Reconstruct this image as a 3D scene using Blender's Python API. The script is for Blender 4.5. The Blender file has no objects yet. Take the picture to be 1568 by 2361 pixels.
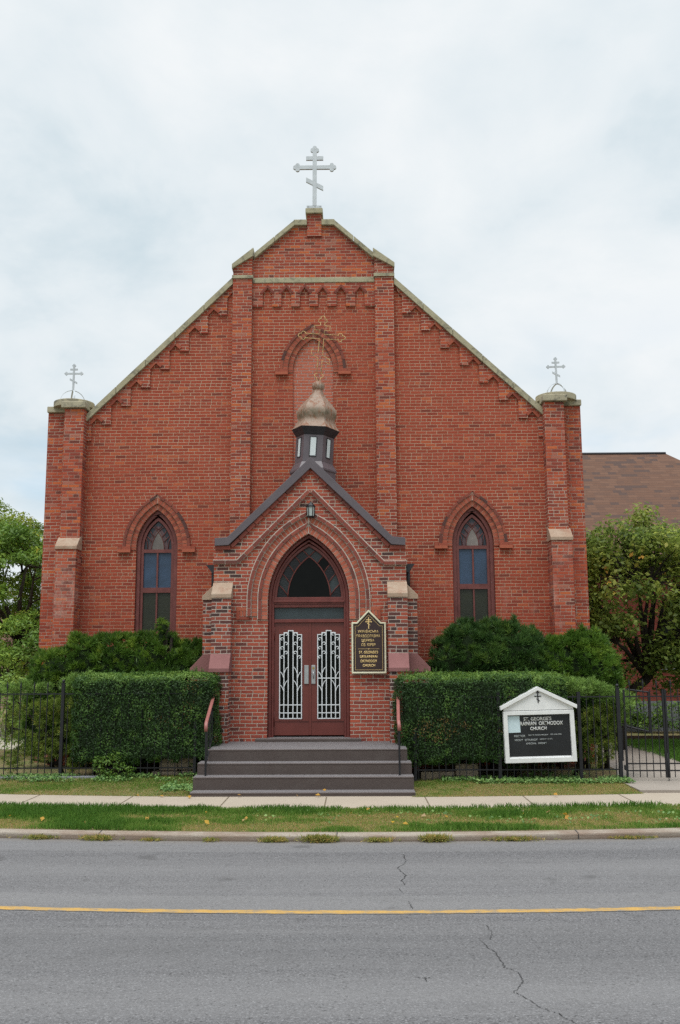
import bpy, bmesh, math, random
import numpy as np
from mathutils import Vector, Matrix
from mathutils.geometry import tessellate_polygon
random.seed(7)
rng = np.random.default_rng(11)
R = math.radians
sc = bpy.context.scene
COL = sc.collection

# ------------------------------------------------------------------ camera
CAM = dict(f=2223.5, psi=-.014, th=.1541, ro=-.0048, H=2.074, x=.8172, D=19.79)
def make_camera():
    c = bpy.data.cameras.new('camera'); o = bpy.data.objects.new('camera', c); COL.objects.link(o)
    a, th, ro = CAM['psi'], CAM['th'], CAM['ro']
    r = Vector((math.cos(a), -math.sin(a), 0))
    fw = Vector((math.sin(a)*math.cos(th), math.cos(a)*math.cos(th), math.sin(th)))
    u = r.cross(fw)
    r2 = r*math.cos(ro)+u*math.sin(ro); u2 = u*math.cos(ro)-r*math.sin(ro)
    m = Matrix((r2, u2, -fw)).transposed().to_4x4()
    m.translation = (CAM['x'], -CAM['D'], CAM['H'])
    o.matrix_world = m
    c.sensor_fit = 'VERTICAL'; c.sensor_height = 24; c.lens = 24*CAM['f']/2361
    c.clip_start = .1; c.clip_end = 2000
    sc.camera = o
make_camera()

# ------------------------------------------------------------------ sky, sun, exposure
SUN_EL, SUN_AZ = R(64), math.atan2(-.42, -.9)
SKY_STRENGTH = .1
def make_world():
    w = bpy.data.worlds.new('World'); sc.world = w; w.use_nodes = True
    nt = w.node_tree; N = nt.nodes; L = nt.links; N.clear()
    out = N.new('ShaderNodeOutputWorld'); bg = N.new('ShaderNodeBackground'); bg.inputs['Strength'].default_value = SKY_STRENGTH
    L.new(bg.outputs[0], out.inputs[0])
    sky = N.new('ShaderNodeTexSky'); sky.sky_type = 'NISHITA'; sky.sun_disc = False
    sky.sun_elevation = SUN_EL; sky.sun_rotation = SUN_AZ % (2*math.pi); sky.air_density = 1.0; sky.dust_density = 1.5
    tc = N.new('ShaderNodeTexCoord'); sep = N.new('ShaderNodeSeparateXYZ'); L.new(tc.outputs['Generated'], sep.inputs[0])
    def m(op, a, b=None, c=None):
        n = N.new('ShaderNodeMath'); n.operation = op
        for i, v in enumerate((a, b, c)):
            if v is None: continue
            if isinstance(v, (int, float)): n.inputs[i].default_value = v
            else: L.new(v, n.inputs[i])
        return n.outputs[0]
    z = m('MAXIMUM', sep.outputs[2], 0)
    k = m('DIVIDE', 1, m('ADD', z, .42))
    comb = N.new('ShaderNodeCombineXYZ'); L.new(m('MULTIPLY', sep.outputs[0], k), comb.inputs[0]); L.new(m('MULTIPLY', sep.outputs[1], k), comb.inputs[1]); L.new(m('MULTIPLY', sep.outputs[2], .9), comb.inputs[2])
    def noise(scale, detail, rough, off, dist=0.):
        mp = N.new('ShaderNodeMapping'); mp.inputs['Location'].default_value = off; L.new(comb.outputs[0], mp.inputs[0])
        n = N.new('ShaderNodeTexNoise'); n.inputs['Scale'].default_value = scale; n.inputs['Detail'].default_value = detail
        n.inputs['Roughness'].default_value = rough; n.inputs['Distortion'].default_value = dist; L.new(mp.outputs[0], n.inputs[0]); return n.outputs[0]
    big = m('ADD', m('MULTIPLY', noise(3.1, 7, .55, (1.7, .4, 2.2), .25), .8), m('MULTIPLY', noise(7.5, 5, .55, (4.2, 1.1, .6), .4), .2))
    ramp = N.new('ShaderNodeValToRGB'); L.new(big, ramp.inputs[0]); e = ramp.color_ramp.elements
    e[0].position = .33; e[0].color = (6.0, 7.15, 7.8, 1); e[1].position = .64; e[1].color = (8.9, 9.25, 9.45, 1)
    x = e.new(.47); x.color = (7.75, 8.45, 8.85, 1)
    # thin gaps low down where the blue comes through
    gap = noise(4.6, 4, .5, (5.1, 2.6, .3), .3)
    mr = N.new('ShaderNodeMapRange'); mr.inputs[1].default_value = .50; mr.inputs[2].default_value = .68; L.new(gap, mr.inputs[0])
    low = N.new('ShaderNodeMapRange'); low.inputs[1].default_value = .36; low.inputs[2].default_value = .05; L.new(sep.outputs[2], low.inputs[0])
    fac = m('MULTIPLY', m('MULTIPLY', mr.outputs[0], low.outputs[0]), .62)
    # overcast skies brighten towards the zenith
    zen = N.new('ShaderNodeMapRange'); zen.inputs[1].default_value = .68; zen.inputs[2].default_value = .95; zen.inputs[3].default_value = 1.; zen.inputs[4].default_value = 3.3; L.new(sep.outputs[2], zen.inputs[0])
    vm = N.new('ShaderNodeVectorMath'); vm.operation = 'SCALE'; L.new(ramp.outputs[0], vm.inputs[0]); L.new(zen.outputs[0], vm.inputs['Scale'])
    blue = N.new('ShaderNodeVectorMath'); blue.operation = 'MULTIPLY_ADD'; L.new(sky.outputs[0], blue.inputs[0]); blue.inputs[1].default_value = (1.0, 1.0, 1.0); blue.inputs[2].default_value = (2.4, 3.6, 4.2)
    mix = N.new('ShaderNodeMix'); mix.data_type = 'RGBA'; L.new(fac, mix.inputs[0]); L.new(vm.outputs[0], mix.inputs[6]); L.new(blue.outputs[0], mix.inputs[7])
    L.new(mix.outputs[2], bg.inputs['Color'])
make_world()
sl = bpy.data.lights.new('sun', 'SUN'); sl.energy = 1.5; sl.angle = R(24); sl.color = (1, .96, .9)
so = bpy.data.objects.new('sun', sl); COL.objects.link(so)
sd = Vector((math.cos(SUN_EL)*math.sin(SUN_AZ), math.cos(SUN_EL)*math.cos(SUN_AZ), math.sin(SUN_EL)))
so.rotation_euler = sd.to_track_quat('Z', 'Y').to_euler(); so.location = (-10, -20, 30)
vs = sc.view_settings; vs.view_transform = 'Standard'; vs.look = 'None'; vs.exposure = 0.0; vs.gamma = 1; vs.use_curve_mapping = False
sc.render.film_transparent = False
try:
    sc.cycles.max_bounces = 6; sc.cycles.use_denoising = False
except Exception: pass

# ------------------------------------------------------------------ material helpers
class NT:
    def __init__(s, name):
        s.m = bpy.data.materials.new(name); s.m.use_nodes = True; s.nt = s.m.node_tree; s.N = s.nt.nodes; s.L = s.nt.links
        s.b = s.N['Principled BSDF']
    def put(s, sock, v):
        if hasattr(v, 'is_output'): s.L.new(v, sock)
        elif isinstance(v, (tuple, list)) and len(v) == 3 and sock.type == 'RGBA': sock.default_value = (*v, 1)
        else: sock.default_value = v
    def math(s, op, a, b=None, c=None, clamp=False):
        n = s.N.new('ShaderNodeMath'); n.operation = op; n.use_clamp = clamp
        for i, v in enumerate((a, b, c)):
            if v is not None: s.put(n.inputs[i], v)
        return n.outputs[0]
    def mix(s, f, a, b, mode='MIX'):
        n = s.N.new('ShaderNodeMix'); n.data_type = 'RGBA'; n.blend_type = mode
        s.put(n.inputs[0], f); s.put(n.inputs[6], a); s.put(n.inputs[7], b); return n.outputs[2]
    def noise(s, vec, scale, detail=3, rough=.5, out=0, dist=0.):
        n = s.N.new('ShaderNodeTexNoise'); s.put(n.inputs['Vector'], vec); n.inputs['Scale'].default_value = scale
        n.inputs['Detail'].default_value = detail; n.inputs['Roughness'].default_value = rough; n.inputs['Distortion'].default_value = dist
        return n.outputs[out]
    def ramp(s, f, stops, interp='LINEAR'):
        n = s.N.new('ShaderNodeValToRGB'); s.put(n.inputs[0], f); r = n.color_ramp; r.interpolation = interp
        while len(r.elements) < len(stops): r.elements.new(.5)
        for e, (p, c) in zip(r.elements, stops):
            e.position = p; e.color = (*c, 1) if len(c) == 3 else c
        return n.outputs[0]
    def rng(s, v, a, b, c=0., d=1., smooth=False):
        n = s.N.new('ShaderNodeMapRange'); s.put(n.inputs[0], v)
        if smooth: n.interpolation_type = 'SMOOTHSTEP'
        for i, q in enumerate((a, b, c, d)): n.inputs[i+1].default_value = q
        return n.outputs[0]
    def obj(s): return s.N.new('ShaderNodeTexCoord').outputs['Object']
    def xyz(s, v):
        n = s.N.new('ShaderNodeSeparateXYZ'); s.put(n.inputs[0], v); return n.outputs
    def comb(s, x, y, z):
        n = s.N.new('ShaderNodeCombineXYZ')
        for i, v in enumerate((x, y, z)): s.put(n.inputs[i], v)
        return n.outputs[0]
    def bump(s, h, strength=.5, dist=.01):
        n = s.N.new('ShaderNodeBump'); n.inputs['Strength'].default_value = strength; n.inputs['Distance'].default_value = dist
        s.put(n.inputs['Height'], h); s.L.new(n.outputs[0], s.b.inputs['Normal'])
    def col(s, c): s.put(s.b.inputs['Base Color'], c)
    def rough(s, r, spec=.35, metal=0.):
        s.put(s.b.inputs['Roughness'], r); s.b.inputs['Specular IOR Level'].default_value = spec; s.put(s.b.inputs['Metallic'], metal)

def plain(name, c, rough=.6, spec=.35, metal=0., var=.25, scale=9., bump=0., bscale=60.):
    t = NT(name); o = t.obj(); f = t.noise(o, scale, 5, .6)
    lo = tuple(v*(1-var) for v in c); hi = tuple(min(1, v*(1+var)) for v in c)
    t.col(t.ramp(f, [(.3, lo), (.7, hi)])); t.rough(rough, spec, metal)
    if bump: t.bump(t.noise(o, bscale, 4, .6), bump, .01)
    return t.m

def brick(name, cols, mortar, mortar2, course=.067, bw=.222, mt=.011, mort_bias=.5, stain=(.14, .06, .05), stain_amt=.3, chalk=0., header=6, burnt=None, streak=0.):
    """running bond with a header course every few rows; colours drawn brick by brick"""
    t = NT(name); o = t.obj(); x, y, z = t.xyz(o)
    g = t.N.new('ShaderNodeNewGeometry'); nx, ny, nz = t.xyz(g.outputs['Normal'])
    side = t.math('GREATER_THAN', t.math('ABSOLUTE', nx), .6)
    u = t.math('ADD', t.math('MULTIPLY', y, side), t.math('MULTIPLY', x, t.math('SUBTRACT', 1, side)))
    wob = t.noise(o, 7, 2, .5); wob2 = t.noise(o, 23, 2, .5)
    u = t.math('ADD', u, t.math('MULTIPLY', t.math('SUBTRACT', wob, .5), .02))
    zz = t.math('ADD', z, t.math('MULTIPLY', t.math('SUBTRACT', t.noise(o, 2.3, 2, .5), .5), .02))
    zz = t.math('ADD', zz, t.math('MULTIPLY', t.math('SUBTRACT', wob2, .5), .006))
    v = t.math('DIVIDE', t.math('ADD', zz, 5), course); row = t.math('FLOOR', v); fv = t.math('FRACT', v)
    hd = t.math('LESS_THAN', t.math('MODULO', row, header), .5)
    width = t.math('SUBTRACT', bw, t.math('MULTIPLY', hd, bw*.5))
    wn1 = t.N.new('ShaderNodeTexWhiteNoise'); wn1.noise_dimensions = '1D'; t.put(wn1.inputs['W'], row)
    off = t.math('ADD', t.math('MULTIPLY', t.math('MODULO', row, 2), .5), t.math('MULTIPLY', wn1.outputs[0], .22))
    uu = t.math('ADD', t.math('DIVIDE', t.math('ADD', u, 60), width), off); colm = t.math('FLOOR', uu); fu = t.math('FRACT', uu)
    du = t.math('MULTIPLY', t.math('MINIMUM', fu, t.math('SUBTRACT', 1, fu)), width)
    dv = t.math('MULTIPLY', t.math('MINIMUM', fv, t.math('SUBTRACT', 1, fv)), course)
    d = t.math('MINIMUM', du, dv)
    d = t.math('ADD', d, t.math('MULTIPLY', t.math('SUBTRACT', t.noise(o, 60, 2, .6), .5), .006))
    mask = t.rng(d, mt*.35, mt*.65)               # 1 = brick
    wn = t.N.new('ShaderNodeTexWhiteNoise'); wn.noise_dimensions = '3D'; t.put(wn.inputs['Vector'], t.comb(colm, row, side))
    bc = t.ramp(wn.outputs[0], cols, 'CONSTANT')
    if burnt:          # overfired bricks gather towards the quoins
        wb = t.N.new('ShaderNodeTexWhiteNoise'); wb.noise_dimensions = '3D'; t.put(wb.inputs['Vector'], t.comb(row, colm, 3.7))
        k = t.math('MULTIPLY', t.rng(t.math('ABSOLUTE', x), burnt[0], burnt[1], .06, .60), t.rng(z, 1.6, 3.2, .45, 1.))
        bc = t.mix(t.math('LESS_THAN', wb.outputs[0], k), bc, t.ramp(wn.outputs[0], BUR, 'CONSTANT'))
    grain = t.noise(o, 40, 4, .65)
    bc = t.mix(t.rng(grain, .35, .75, 0, .6), bc, t.mix(.6, bc, (.11, .04, .032)))
    arris = t.rng(d, mt*.55, mt*1.25); bc = t.mix(t.math('SUBTRACT', .38, t.math('MULTIPLY', arris, .38)), bc, (.10, .04, .032))   # dark joints and their shadows, put into the brick-edge colour
    if stain_amt:
        st = t.noise(o, 1.1, 5, .62, dist=.4); bc = t.mix(t.rng(st, .52, .75, 0, stain_amt), bc, stain)
    if streak:        # old run-off streaks and soot, tied to the wall itself
        sk = t.noise(t.comb(t.math('MULTIPLY', x, 2.6), y, t.math('MULTIPLY', z, .22)), 1.6, 5, .7); sk2 = t.noise(o, .7, 3, .6)
        bc = t.mix(t.math('MULTIPLY', t.rng(sk, .54, .74, 0, streak), t.rng(sk2, .42, .6)), bc, (.16, .05, .038))
    if chalk:
        ck = t.noise(t.comb(x, y, t.math('MULTIPLY', z, .6)), 1.7, 6, .75); bc = t.mix(t.math('MULTIPLY', t.rng(ck, .54, .68, 0, chalk), t.rng(z, 4.6, 2.6, .15, 1.)), bc, (.56, .33, .28))
    ms = t.noise(o, .55, 4, .6); ms2 = t.noise(o, 9, 3, .6)
    mc = t.mix(t.rng(t.math('ADD', ms, t.math('MULTIPLY', ms2, .25)), mort_bias, mort_bias+.22), mortar2, mortar)
    t.col(t.mix(mask, mc, bc)); t.rough(.88, .2)
    t.bump(t.math('ADD', t.math('MULTIPLY', mask, 1), t.math('MULTIPLY', grain, .35)), .7, .008)
    return t.m

RED = [(0, (0.387, 0.072, 0.039)), (.25, (0.342, 0.064, 0.033)), (.5, (0.414, 0.080, 0.041)), (.72, (0.369, 0.069, 0.037)), (.86, (0.297, 0.055, 0.033)), (.93, (0.486, 0.110, 0.048)), (.975, (0.216, 0.050, 0.033))]
PIL = [(0, (0.423, 0.084, 0.044)), (.24, (0.348, 0.067, 0.039)), (.44, (0.479, 0.100, 0.049)), (.60, (0.564, 0.137, 0.049)), (.70, (0.282, 0.058, 0.038)), (.88, (0.179, 0.051, 0.037)), (.93, (0.432, 0.149, 0.101))]
POR = [(0, (.43, .094, .057)), (.25, (.35, .076, .05)), (.5, (.49, .112, .064)), (.7, (.39, .086, .056)), (.86, (.27, .066, .05)), (.95, (.16, .055, .046))]
BUR = [(0, (.12, .05, .045)), (.22, (.40, .09, .055)), (.44, (.075, .045, .043)), (.58, (.31, .08, .055)), (.76, (.19, .06, .05)), (.88, (.48, .12, .06))]
M = {}
M['brick'] = brick('red_brick', RED, (.55, .355, .25), (.45, .235, .155), mort_bias=.52, mt=.0105, stain_amt=.2, chalk=.32, streak=.45)
M['brick_gable'] = brick('gable_brick', PIL, (.52, .38, .30), (.40, .22, .16), mort_bias=.5, stain_amt=.5)
M['brick_pil'] = brick('pilaster_brick', PIL, (.55, .40, .31), (.42, .24, .18), mort_bias=.5, stain_amt=.3)
M['brick_corner'] = brick('corner_brick', PIL, (.52, .38, .30), (.34, .16, .12), mort_bias=.52, stain_amt=.25, chalk=.75)
M['brick_porch'] = brick('porch_brick', POR, (.50, .405, .33), (.42, .31, .245), mt=.0125, mort_bias=.45, stain_amt=.2, burnt=(1.15, 1.62))
M['brick_burnt'] = brick('burnt_brick', BUR, (.50, .43, .375), (.42, .34, .29), mt=.0125, mort_bias=.45, stain_amt=.3)
M['brick_new'] = brick('infill_brick', [(0, (.52, .14, .085)), (.4, (.47, .125, .075)), (.75, (.55, .16, .10))], (.44, .34, .29), (.44, .34, .29), bw=.245, stain_amt=0, header=997)
M['brick_far'] = brick('hall_brick', [(0, (.22, .045, .032)), (.4, (.19, .038, .028)), (.75, (.25, .055, .036))], (.23, .10, .08), (.2, .07, .055), stain_amt=.3)
def island(name, stops, rough=.85):
    t = NT(name); g = t.N.new('ShaderNodeNewGeometry'); o = t.obj()
    c = t.ramp(g.outputs['Random Per Island'], stops, 'CONSTANT'); gr = t.noise(o, 45, 4, .6)
    t.col(t.mix(t.rng(gr, .3, .75, 0, .4), c, (.12, .05, .04))); t.rough(rough, .2); t.bump(gr, .4, .006); return t.m
M['vous'] = island('arch_brick', [(0, (.42, .11, .065)), (.3, (.36, .09, .055)), (.55, (.46, .13, .075)), (.85, (.30, .075, .05))])
M['vous_bright'] = island('arch_brick_bright', [(0, (.50, .14, .085)), (.3, (.44, .115, .07)), (.55, (.53, .17, .11)), (.85, (.40, .105, .065))])
M['vous_dark'] = island('arch_brick_dark', [(0, (.22, .065, .048)), (.3, (.10, .05, .045)), (.5, (.27, .075, .052)), (.72, (.16, .055, .045)), (.88, (.34, .09, .055))])
M['vous_mid'] = island('arch_brick_mid', [(0, (.26, .07, .052)), (.35, (.21, .06, .046)), (.6, (.31, .085, .06)), (.85, (.15, .055, .045))])
M['mortar'] = plain('lime_mortar', (.52, .44, .38), .9, .15, var=.25, scale=6, bump=.4)
M['mortar_red'] = plain('red_mortar', (.42, .26, .20), .9, .15, var=.35, scale=6, bump=.4)
def stone(name, base, alt, dark, amt=.7):
    t = NT(name); o = t.obj()
    c = t.mix(t.rng(t.noise(o, 3, 5, .65), .35, .65), base, alt)
    c = t.mix(t.rng(t.noise(o, 5.5, 6, .7, dist=.6), .5, .66, 0, amt), c, dark)
    t.col(c); t.rough(.9, .2); t.bump(t.noise(o, 35, 5, .7), .5, .01); return t.m
M['stone'] = stone('lichen_stone', (.34, .30, .215), (.44, .39, .28), (.09, .088, .08), .85)
M['coping'] = stone('coping_stone', (.36, .32, .215), (.43, .385, .27), (.14, .135, .11), .8)
M['weather'] = stone('weathering_stone', (.36, .245, .175), (.43, .33, .25), (.31, .15, .10), .6)
M['pinkstone'] = stone('painted_stone', (.24, .11, .105), (.27, .125, .12), (.19, .08, .075), .4)
M['redwood'] = plain('brown_red_paint', (.15, .036, .03), .42, .4, var=.22, scale=5)
def worn_paint():
    t = NT('worn_red_paint'); o = t.obj(); x, y, z = t.xyz(o)
    c = t.ramp(t.noise(o, 6, 4, .6), [(.3, (.12, .034, .03)), (.7, (.19, .06, .052))])
    p = t.noise(t.comb(t.math('MULTIPLY', x, 2.2), t.math('MULTIPLY', y, 2), z), 16, 5, .7)
    t.col(t.mix(t.rng(p, .66, .72), c, (.42, .34, .32))); t.rough(.55, .35); return t.m
M['sash'] = worn_paint()
M['door'] = plain('door_paint', (.15, .034, .026), .4, .45, var=.12, scale=3)
M['metal_dark'] = plain('plum_metal', (.112, .092, .104), .42, .45, var=.14, scale=2.5)
M['metal_deep'] = plain('deep_plum_metal', (.030, .027, .032), .5, .35, var=.25, scale=4)
M['iron'] = plain('black_iron', (.012, .012, .015), .45, .4, var=.25, scale=14)
M['galv'] = plain('galvanised_metal', (.50, .52, .54), .45, .5, .35, var=.12, scale=5)
M['steel'] = plain('steel_plate', (.42, .42, .43), .35, .5, .7, var=.1)
M['brass'] = plain('brass', (.45, .32, .09), .35, .5, .8, var=.15)
M['goldrod'] = plain('old_gold_rod', (.58, .43, .19), .55, .35, .1, var=.45, scale=12)
M['rust'] = plain('rusty_rod', (.17, .075, .05), .7, .3, var=.3, scale=12)
M['white'] = plain('white_enamel', (.72, .75, .77), .4, .4, var=.04)
M['whitewood'] = plain('white_painted_wood', (.74, .74, .73), .5, .35, var=.06, scale=7, bump=.15)
M['cream'] = plain('cream_moulding', (.72, .68, .50), .45, .35, var=.08)
M['plaquebrown'] = plain('plaque_brown', (.042, .024, .024), .45, .35, var=.12, scale=30)
M['gold'] = plain('gold_leaf', (.82, .58, .25), .5, .35, 0., var=.1, scale=30)
M['black'] = plain('black_board', (.014, .015, .017), .35, .4, var=.3, scale=3)
M['letter'] = plain('letter_white', (.70, .70, .68), .5, .3, var=.05)
M['letter_dim'] = plain('letter_faded', (.36, .38, .38), .5, .3, var=.1)
M['paper'] = plain('pale_blue_paper', (.56, .68, .72), .7, .2, var=.04)
M['carpet'] = None
def carpet():
    t = NT('grey_carpet'); o = t.obj(); f = t.noise(o, 120, 3, .7); g = t.noise(o, 3, 4, .6)
    c = t.ramp(f, [(.3, (.064, .048, .043)), (.7, (.12, .096, .088))]); c = t.mix(t.rng(g, .45, .7, 0, .3), c, (.13, .11, .10))
    t.col(c); t.rough(.95, .1); t.b.inputs['Sheen Weight'].default_value = .5; t.b.inputs['Sheen Roughness'].default_value = .45; t.b.inputs['Sheen Tint'].default_value = (.9, .88, .92, 1); t.bump(f, .5, .008); return t.m
M['carpet'] = carpet()
def glass(name, c, rough=.25, bump=.4, bscale=80, spec=.5, var=.3):
    t = NT(name); o = t.obj(); f = t.noise(o, 2.2, 3, .6)
    t.col(t.ramp(f, [(.3, tuple(v*(1-var) for v in c)), (.7, tuple(v*(1+var) for v in c))])); t.rough(rough, spec)
    if bump: t.bump(t.noise(o, bscale, 3, .5), bump, .01)
    return t.m
M['g_blue'] = glass('blue_frosted_glass', (.032, .062, .115), .42, .5)
M['g_olive'] = glass('olive_frosted_glass', (.016, .018, .007), .42, .5)
M['g_grey'] = glass('milky_glass', (.20, .17, .155), .4, .3, 50, var=.4)
M['g_mauve'] = glass('mauve_glass', (.10, .05, .055), .4, .5, 50)
M['g_navy'] = glass('navy_glass', (.02, .024, .036), .3, .6, 50)
M['g_dark'] = glass('dark_clear_glass', (.004, .0045, .004), .15, 0, spec=.12)
M['g_rough'] = glass('hammered_glass', (.013, .017, .021), .22, .9, 45, spec=.5)
M['g_smoke'] = glass('smoked_glass', (.006, .005, .009), .2, .8, 45, spec=.4)
M['g_trans'] = glass('transom_glass', (.030, .044, .050), .4, .6)
M['g_frost'] = glass('lamp_frost', (.42, .46, .44), .4, .2, 40)
M['louvre'] = None
def louvre():
    t = NT('white_louvre'); o = t.obj(); x, y, z = t.xyz(o)
    s = t.math('FRACT', t.math('MULTIPLY', z, 42)); t.col(t.mix(t.rng(s, .0, .3), (.40, .44, .46), (.66, .70, .71))); t.rough(.5, .3); return t.m
M['louvre'] = louvre()
def domemat():
    t = NT('rusting_dome_metal'); o = t.obj(); x, y, z = t.xyz(o)
    c = t.ramp(t.noise(o, 6, 4, .6), [(.3, (.25, .17, .125)), (.55, (.33, .235, .18)), (.8, (.22, .195, .165))])
    st = t.noise(t.comb(t.math('MULTIPLY', x, 1.8), t.math('MULTIPLY', y, 1.8), t.math('MULTIPLY', z, .8)), 7, 6, .72)
    c = t.mix(t.rng(st, .50, .60, 0, .85), c, (.23, .085, .038))
    gz = t.math('MULTIPLY', t.rng(z, 6.86, 6.99), t.rng(z, 7.13, 7.0))
    gr = t.math('MULTIPLY', gz, t.rng(t.noise(o, 9, 5, .65), .38, .6))
    c = t.mix(t.math('MULTIPLY', gr, .85), c, (.115, .11, .068)); t.col(c); t.rough(.6, .35, .05); t.bump(t.noise(o, 30, 4, .6), .15, .01); return t.m
M['dome'] = domemat()
def shingles():
    t = NT('brown_shingles'); o = t.obj(); x, y, z = t.xyz(o); g = .145
    s = t.math('DIVIDE', t.math('MULTIPLY', z, 1.5), .15); row = t.math('FLOOR', s); fv = t.math('FRACT', s)
    wn1 = t.N.new('ShaderNodeTexWhiteNoise'); wn1.noise_dimensions = '1D'; t.put(wn1.inputs['W'], row)
    u = t.math('ADD', t.math('DIVIDE', x, .27), t.math('MULTIPLY', wn1.outputs[0], 3)); cl = t.math('FLOOR', u); fu = t.math('FRACT', u)
    wn = t.N.new('ShaderNodeTexWhiteNoise'); wn.noise_dimensions = '2D'; t.put(wn.inputs['Vector'], t.comb(cl, row, 0))
    c = t.ramp(wn.outputs[0], [(0, (.155, .078, .052)), (.3, (.18, .094, .063)), (.55, (.135, .072, .052)), (.75, (.085, .056, .052)), (.9, (.165, .086, .058))], 'CONSTANT')
    edge = t.math('MULTIPLY', t.rng(fv, .0, .16), 1)
    c = t.mix(t.math('SUBTRACT', 1, edge), c, (.05, .036, .034)); c = t.mix(.35, c, t.ramp(t.noise(o, 70, 3, .6), [(.3, (.07, .045, .035)), (.7, (.18, .12, .09))]))
    t.col(c); t.rough(.95, .15); t.bump(fv, .4, .01); return t.m
M['shingle'] = shingles()
def asphalt():
    t = NT('worn_asphalt'); o = t.obj(); x, y, z = t.xyz(o)
    a = t.noise(o, 62, 3, .7); b = t.noise(o, 26, 5, .75); big = t.noise(o, .55, 5, .65)
    lane = t.noise(t.comb(t.math('MULTIPLY', x, .05), y, 0), 1.5, 4, .65); strk = t.noise(t.comb(t.math('MULTIPLY', x, .18), y, 0), 9, 4, .7)
    c = t.ramp(a, [(.30, (.048, .046, .047)), (.43, (.118, .113, .115)), (.58, (.150, .145, .148)), (.70, (.31, .30, .302))])
    c = t.mix(t.rng(b, .42, .30, 0, .8), c, (.045, .043, .043)); c = t.mix(t.rng(b, .62, .74, 0, .6), c, (.30, .29, .288))
    v = t.N.new('ShaderNodeTexVoronoi'); v.inputs['Scale'].default_value = 21; t.put(v.inputs['Vector'], o)
    pit = t.rng(v.outputs['Distance'], .12, .24); sel = t.rng(t.noise(o, 9, 3, .6), .46, .54)
    c = t.mix(t.math('MULTIPLY', t.math('SUBTRACT', 1, pit), t.math('MULTIPLY', sel, .85)), c, (.035, .034, .034))
    c = t.mix(t.rng(lane, .38, .62, 0, .38), c, (.215, .206, .205)); c = t.mix(t.rng(strk, .56, .72, 0, .4), c, (.095, .09, .09))
    c = t.mix(t.rng(big, .55, .75, 0, .35), c, (.10, .096, .095))
    d = t.math('SUBTRACT', x, .85); bw_ = t.math('MULTIPLY', 2, t.math('SUBTRACT', 1, t.math('EXPONENT', t.math('MULTIPLY', t.math('MULTIPLY', d, d), -.0085)))); e = t.math('ADD', t.math('SUBTRACT', y, bw_), t.math('MULTIPLY', t.math('SUBTRACT', b, .5), .4))
    ee = t.math('ADD', e, t.math('MULTIPLY', t.math('SUBTRACT', lane, .5), .25))
    def band(lo, hi, w, amt, col_):
        nonlocal c
        c = t.mix(t.math('MULTIPLY', t.math('MULTIPLY', t.rng(ee, lo-w, lo), t.rng(ee, hi+w, hi)), amt), c, col_)
    band(-10.83, -10.37, .05, .30, (.25, .24, .235)); band(-8.28, -7.7, .06, .22, (.24, .23, .228)); band(-9.9, -9.2, .3, .20, (.235, .226, .224)); band(-12.4, -11.7, .4, .18, (.10, .098, .098)); band(-13.4, -12.9, .3, .16, (.23, .222, .22))
    oil = t.noise(o, 1.7, 3, .5); c = t.mix(t.math('MULTIPLY', t.rng(oil, .66, .74), .45), c, (.06, .057, .056))
    c = t.mix(t.rng(e, -7.86, -7.62, 0, .45), c, (.20, .165, .13))          # grit washed into the gutter
    t.col(c); t.rough(.92, .18); t.bump(t.math('ADD', a, t.math('MULTIPLY', pit, .8)), .55, .012); return t.m
M['asphalt'] = asphalt()
def concrete(name, c, d, amt=.5):
    t = NT(name); o = t.obj(); f = t.noise(o, 90, 3, .6); g = t.noise(o, 1.6, 5, .65)
    k = t.ramp(f, [(.3, tuple(v*.88 for v in c)), (.7, tuple(v*1.08 for v in c))]); t.col(t.mix(t.rng(g, .42, .72, 0, amt), k, d)); t.rough(.92, .2); t.bump(f, .35, .006); return t.m
M['walk'] = concrete('sidewalk_concrete', (.40, .335, .265), (.33, .27, .21), .4)
def kerbmat():
    t = NT('kerb_concrete'); o = t.obj(); x, y, z = t.xyz(o); f = t.noise(o, 70, 4, .65); g = t.noise(t.comb(t.math('MULTIPLY', x, .6), y, t.math('MULTIPLY', z, 3)), 2.2, 6, .72)
    k = t.ramp(f, [(.3, (.27, .23, .19)), (.7, (.40, .345, .285))]); k = t.mix(t.rng(g, .42, .62, 0, .75), k, (.22, .15, .11))
    k = t.mix(t.rng(t.math('ADD', z, t.math('MULTIPLY', t.math('SUBTRACT', g, .5), .10)), -.05, -.085, 0, .7), k, (.13, .095, .07))
    cr = t.rng(t.noise(o, 5, 6, .8, dist=1.2), .495, .505); cr2 = t.math('MULTIPLY', t.math('SUBTRACT', 1, t.math('ABSOLUTE', t.math('SUBTRACT', t.math('MULTIPLY', cr, 2), 1))), .6)
    t.col(t.mix(cr2, k, (.10, .08, .065))); t.rough(.93, .18); t.bump(t.math('ADD', f, t.math('MULTIPLY', g, .8)), .6, .012); return t.m
M['kerbc'] = kerbmat()
M['apron'] = concrete('path_concrete', (.32, .275, .235), (.24, .205, .175), .5)
M['greyslab'] = concrete('grey_slab', (.23, .235, .25), (.15, .15, .15), .4)
M['block'] = concrete('sandstone_block', (.44, .36, .26), (.28, .20, .13), .6)
M['found'] = concrete('hall_foundation', (.20, .21, .22), (.14, .14, .14), .4)
def soilmat():
    t = NT('grass_thatch'); o = t.obj(); x, y, z = t.xyz(o)
    c = t.ramp(t.noise(o, 25, 5, .7), [(.3, (.13, .10, .05)), (.55, (.22, .165, .085)), (.8, (.32, .24, .14))])
    c = t.mix(t.rng(t.noise(o, 1.6, 4, .6), .42, .62, 0, .6), c, (.10, .15, .045)); t.col(c); t.rough(.95, .1); t.bump(t.noise(o, 40, 4, .7), .8, .02); return t.m
M['soil'] = soilmat()
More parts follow.
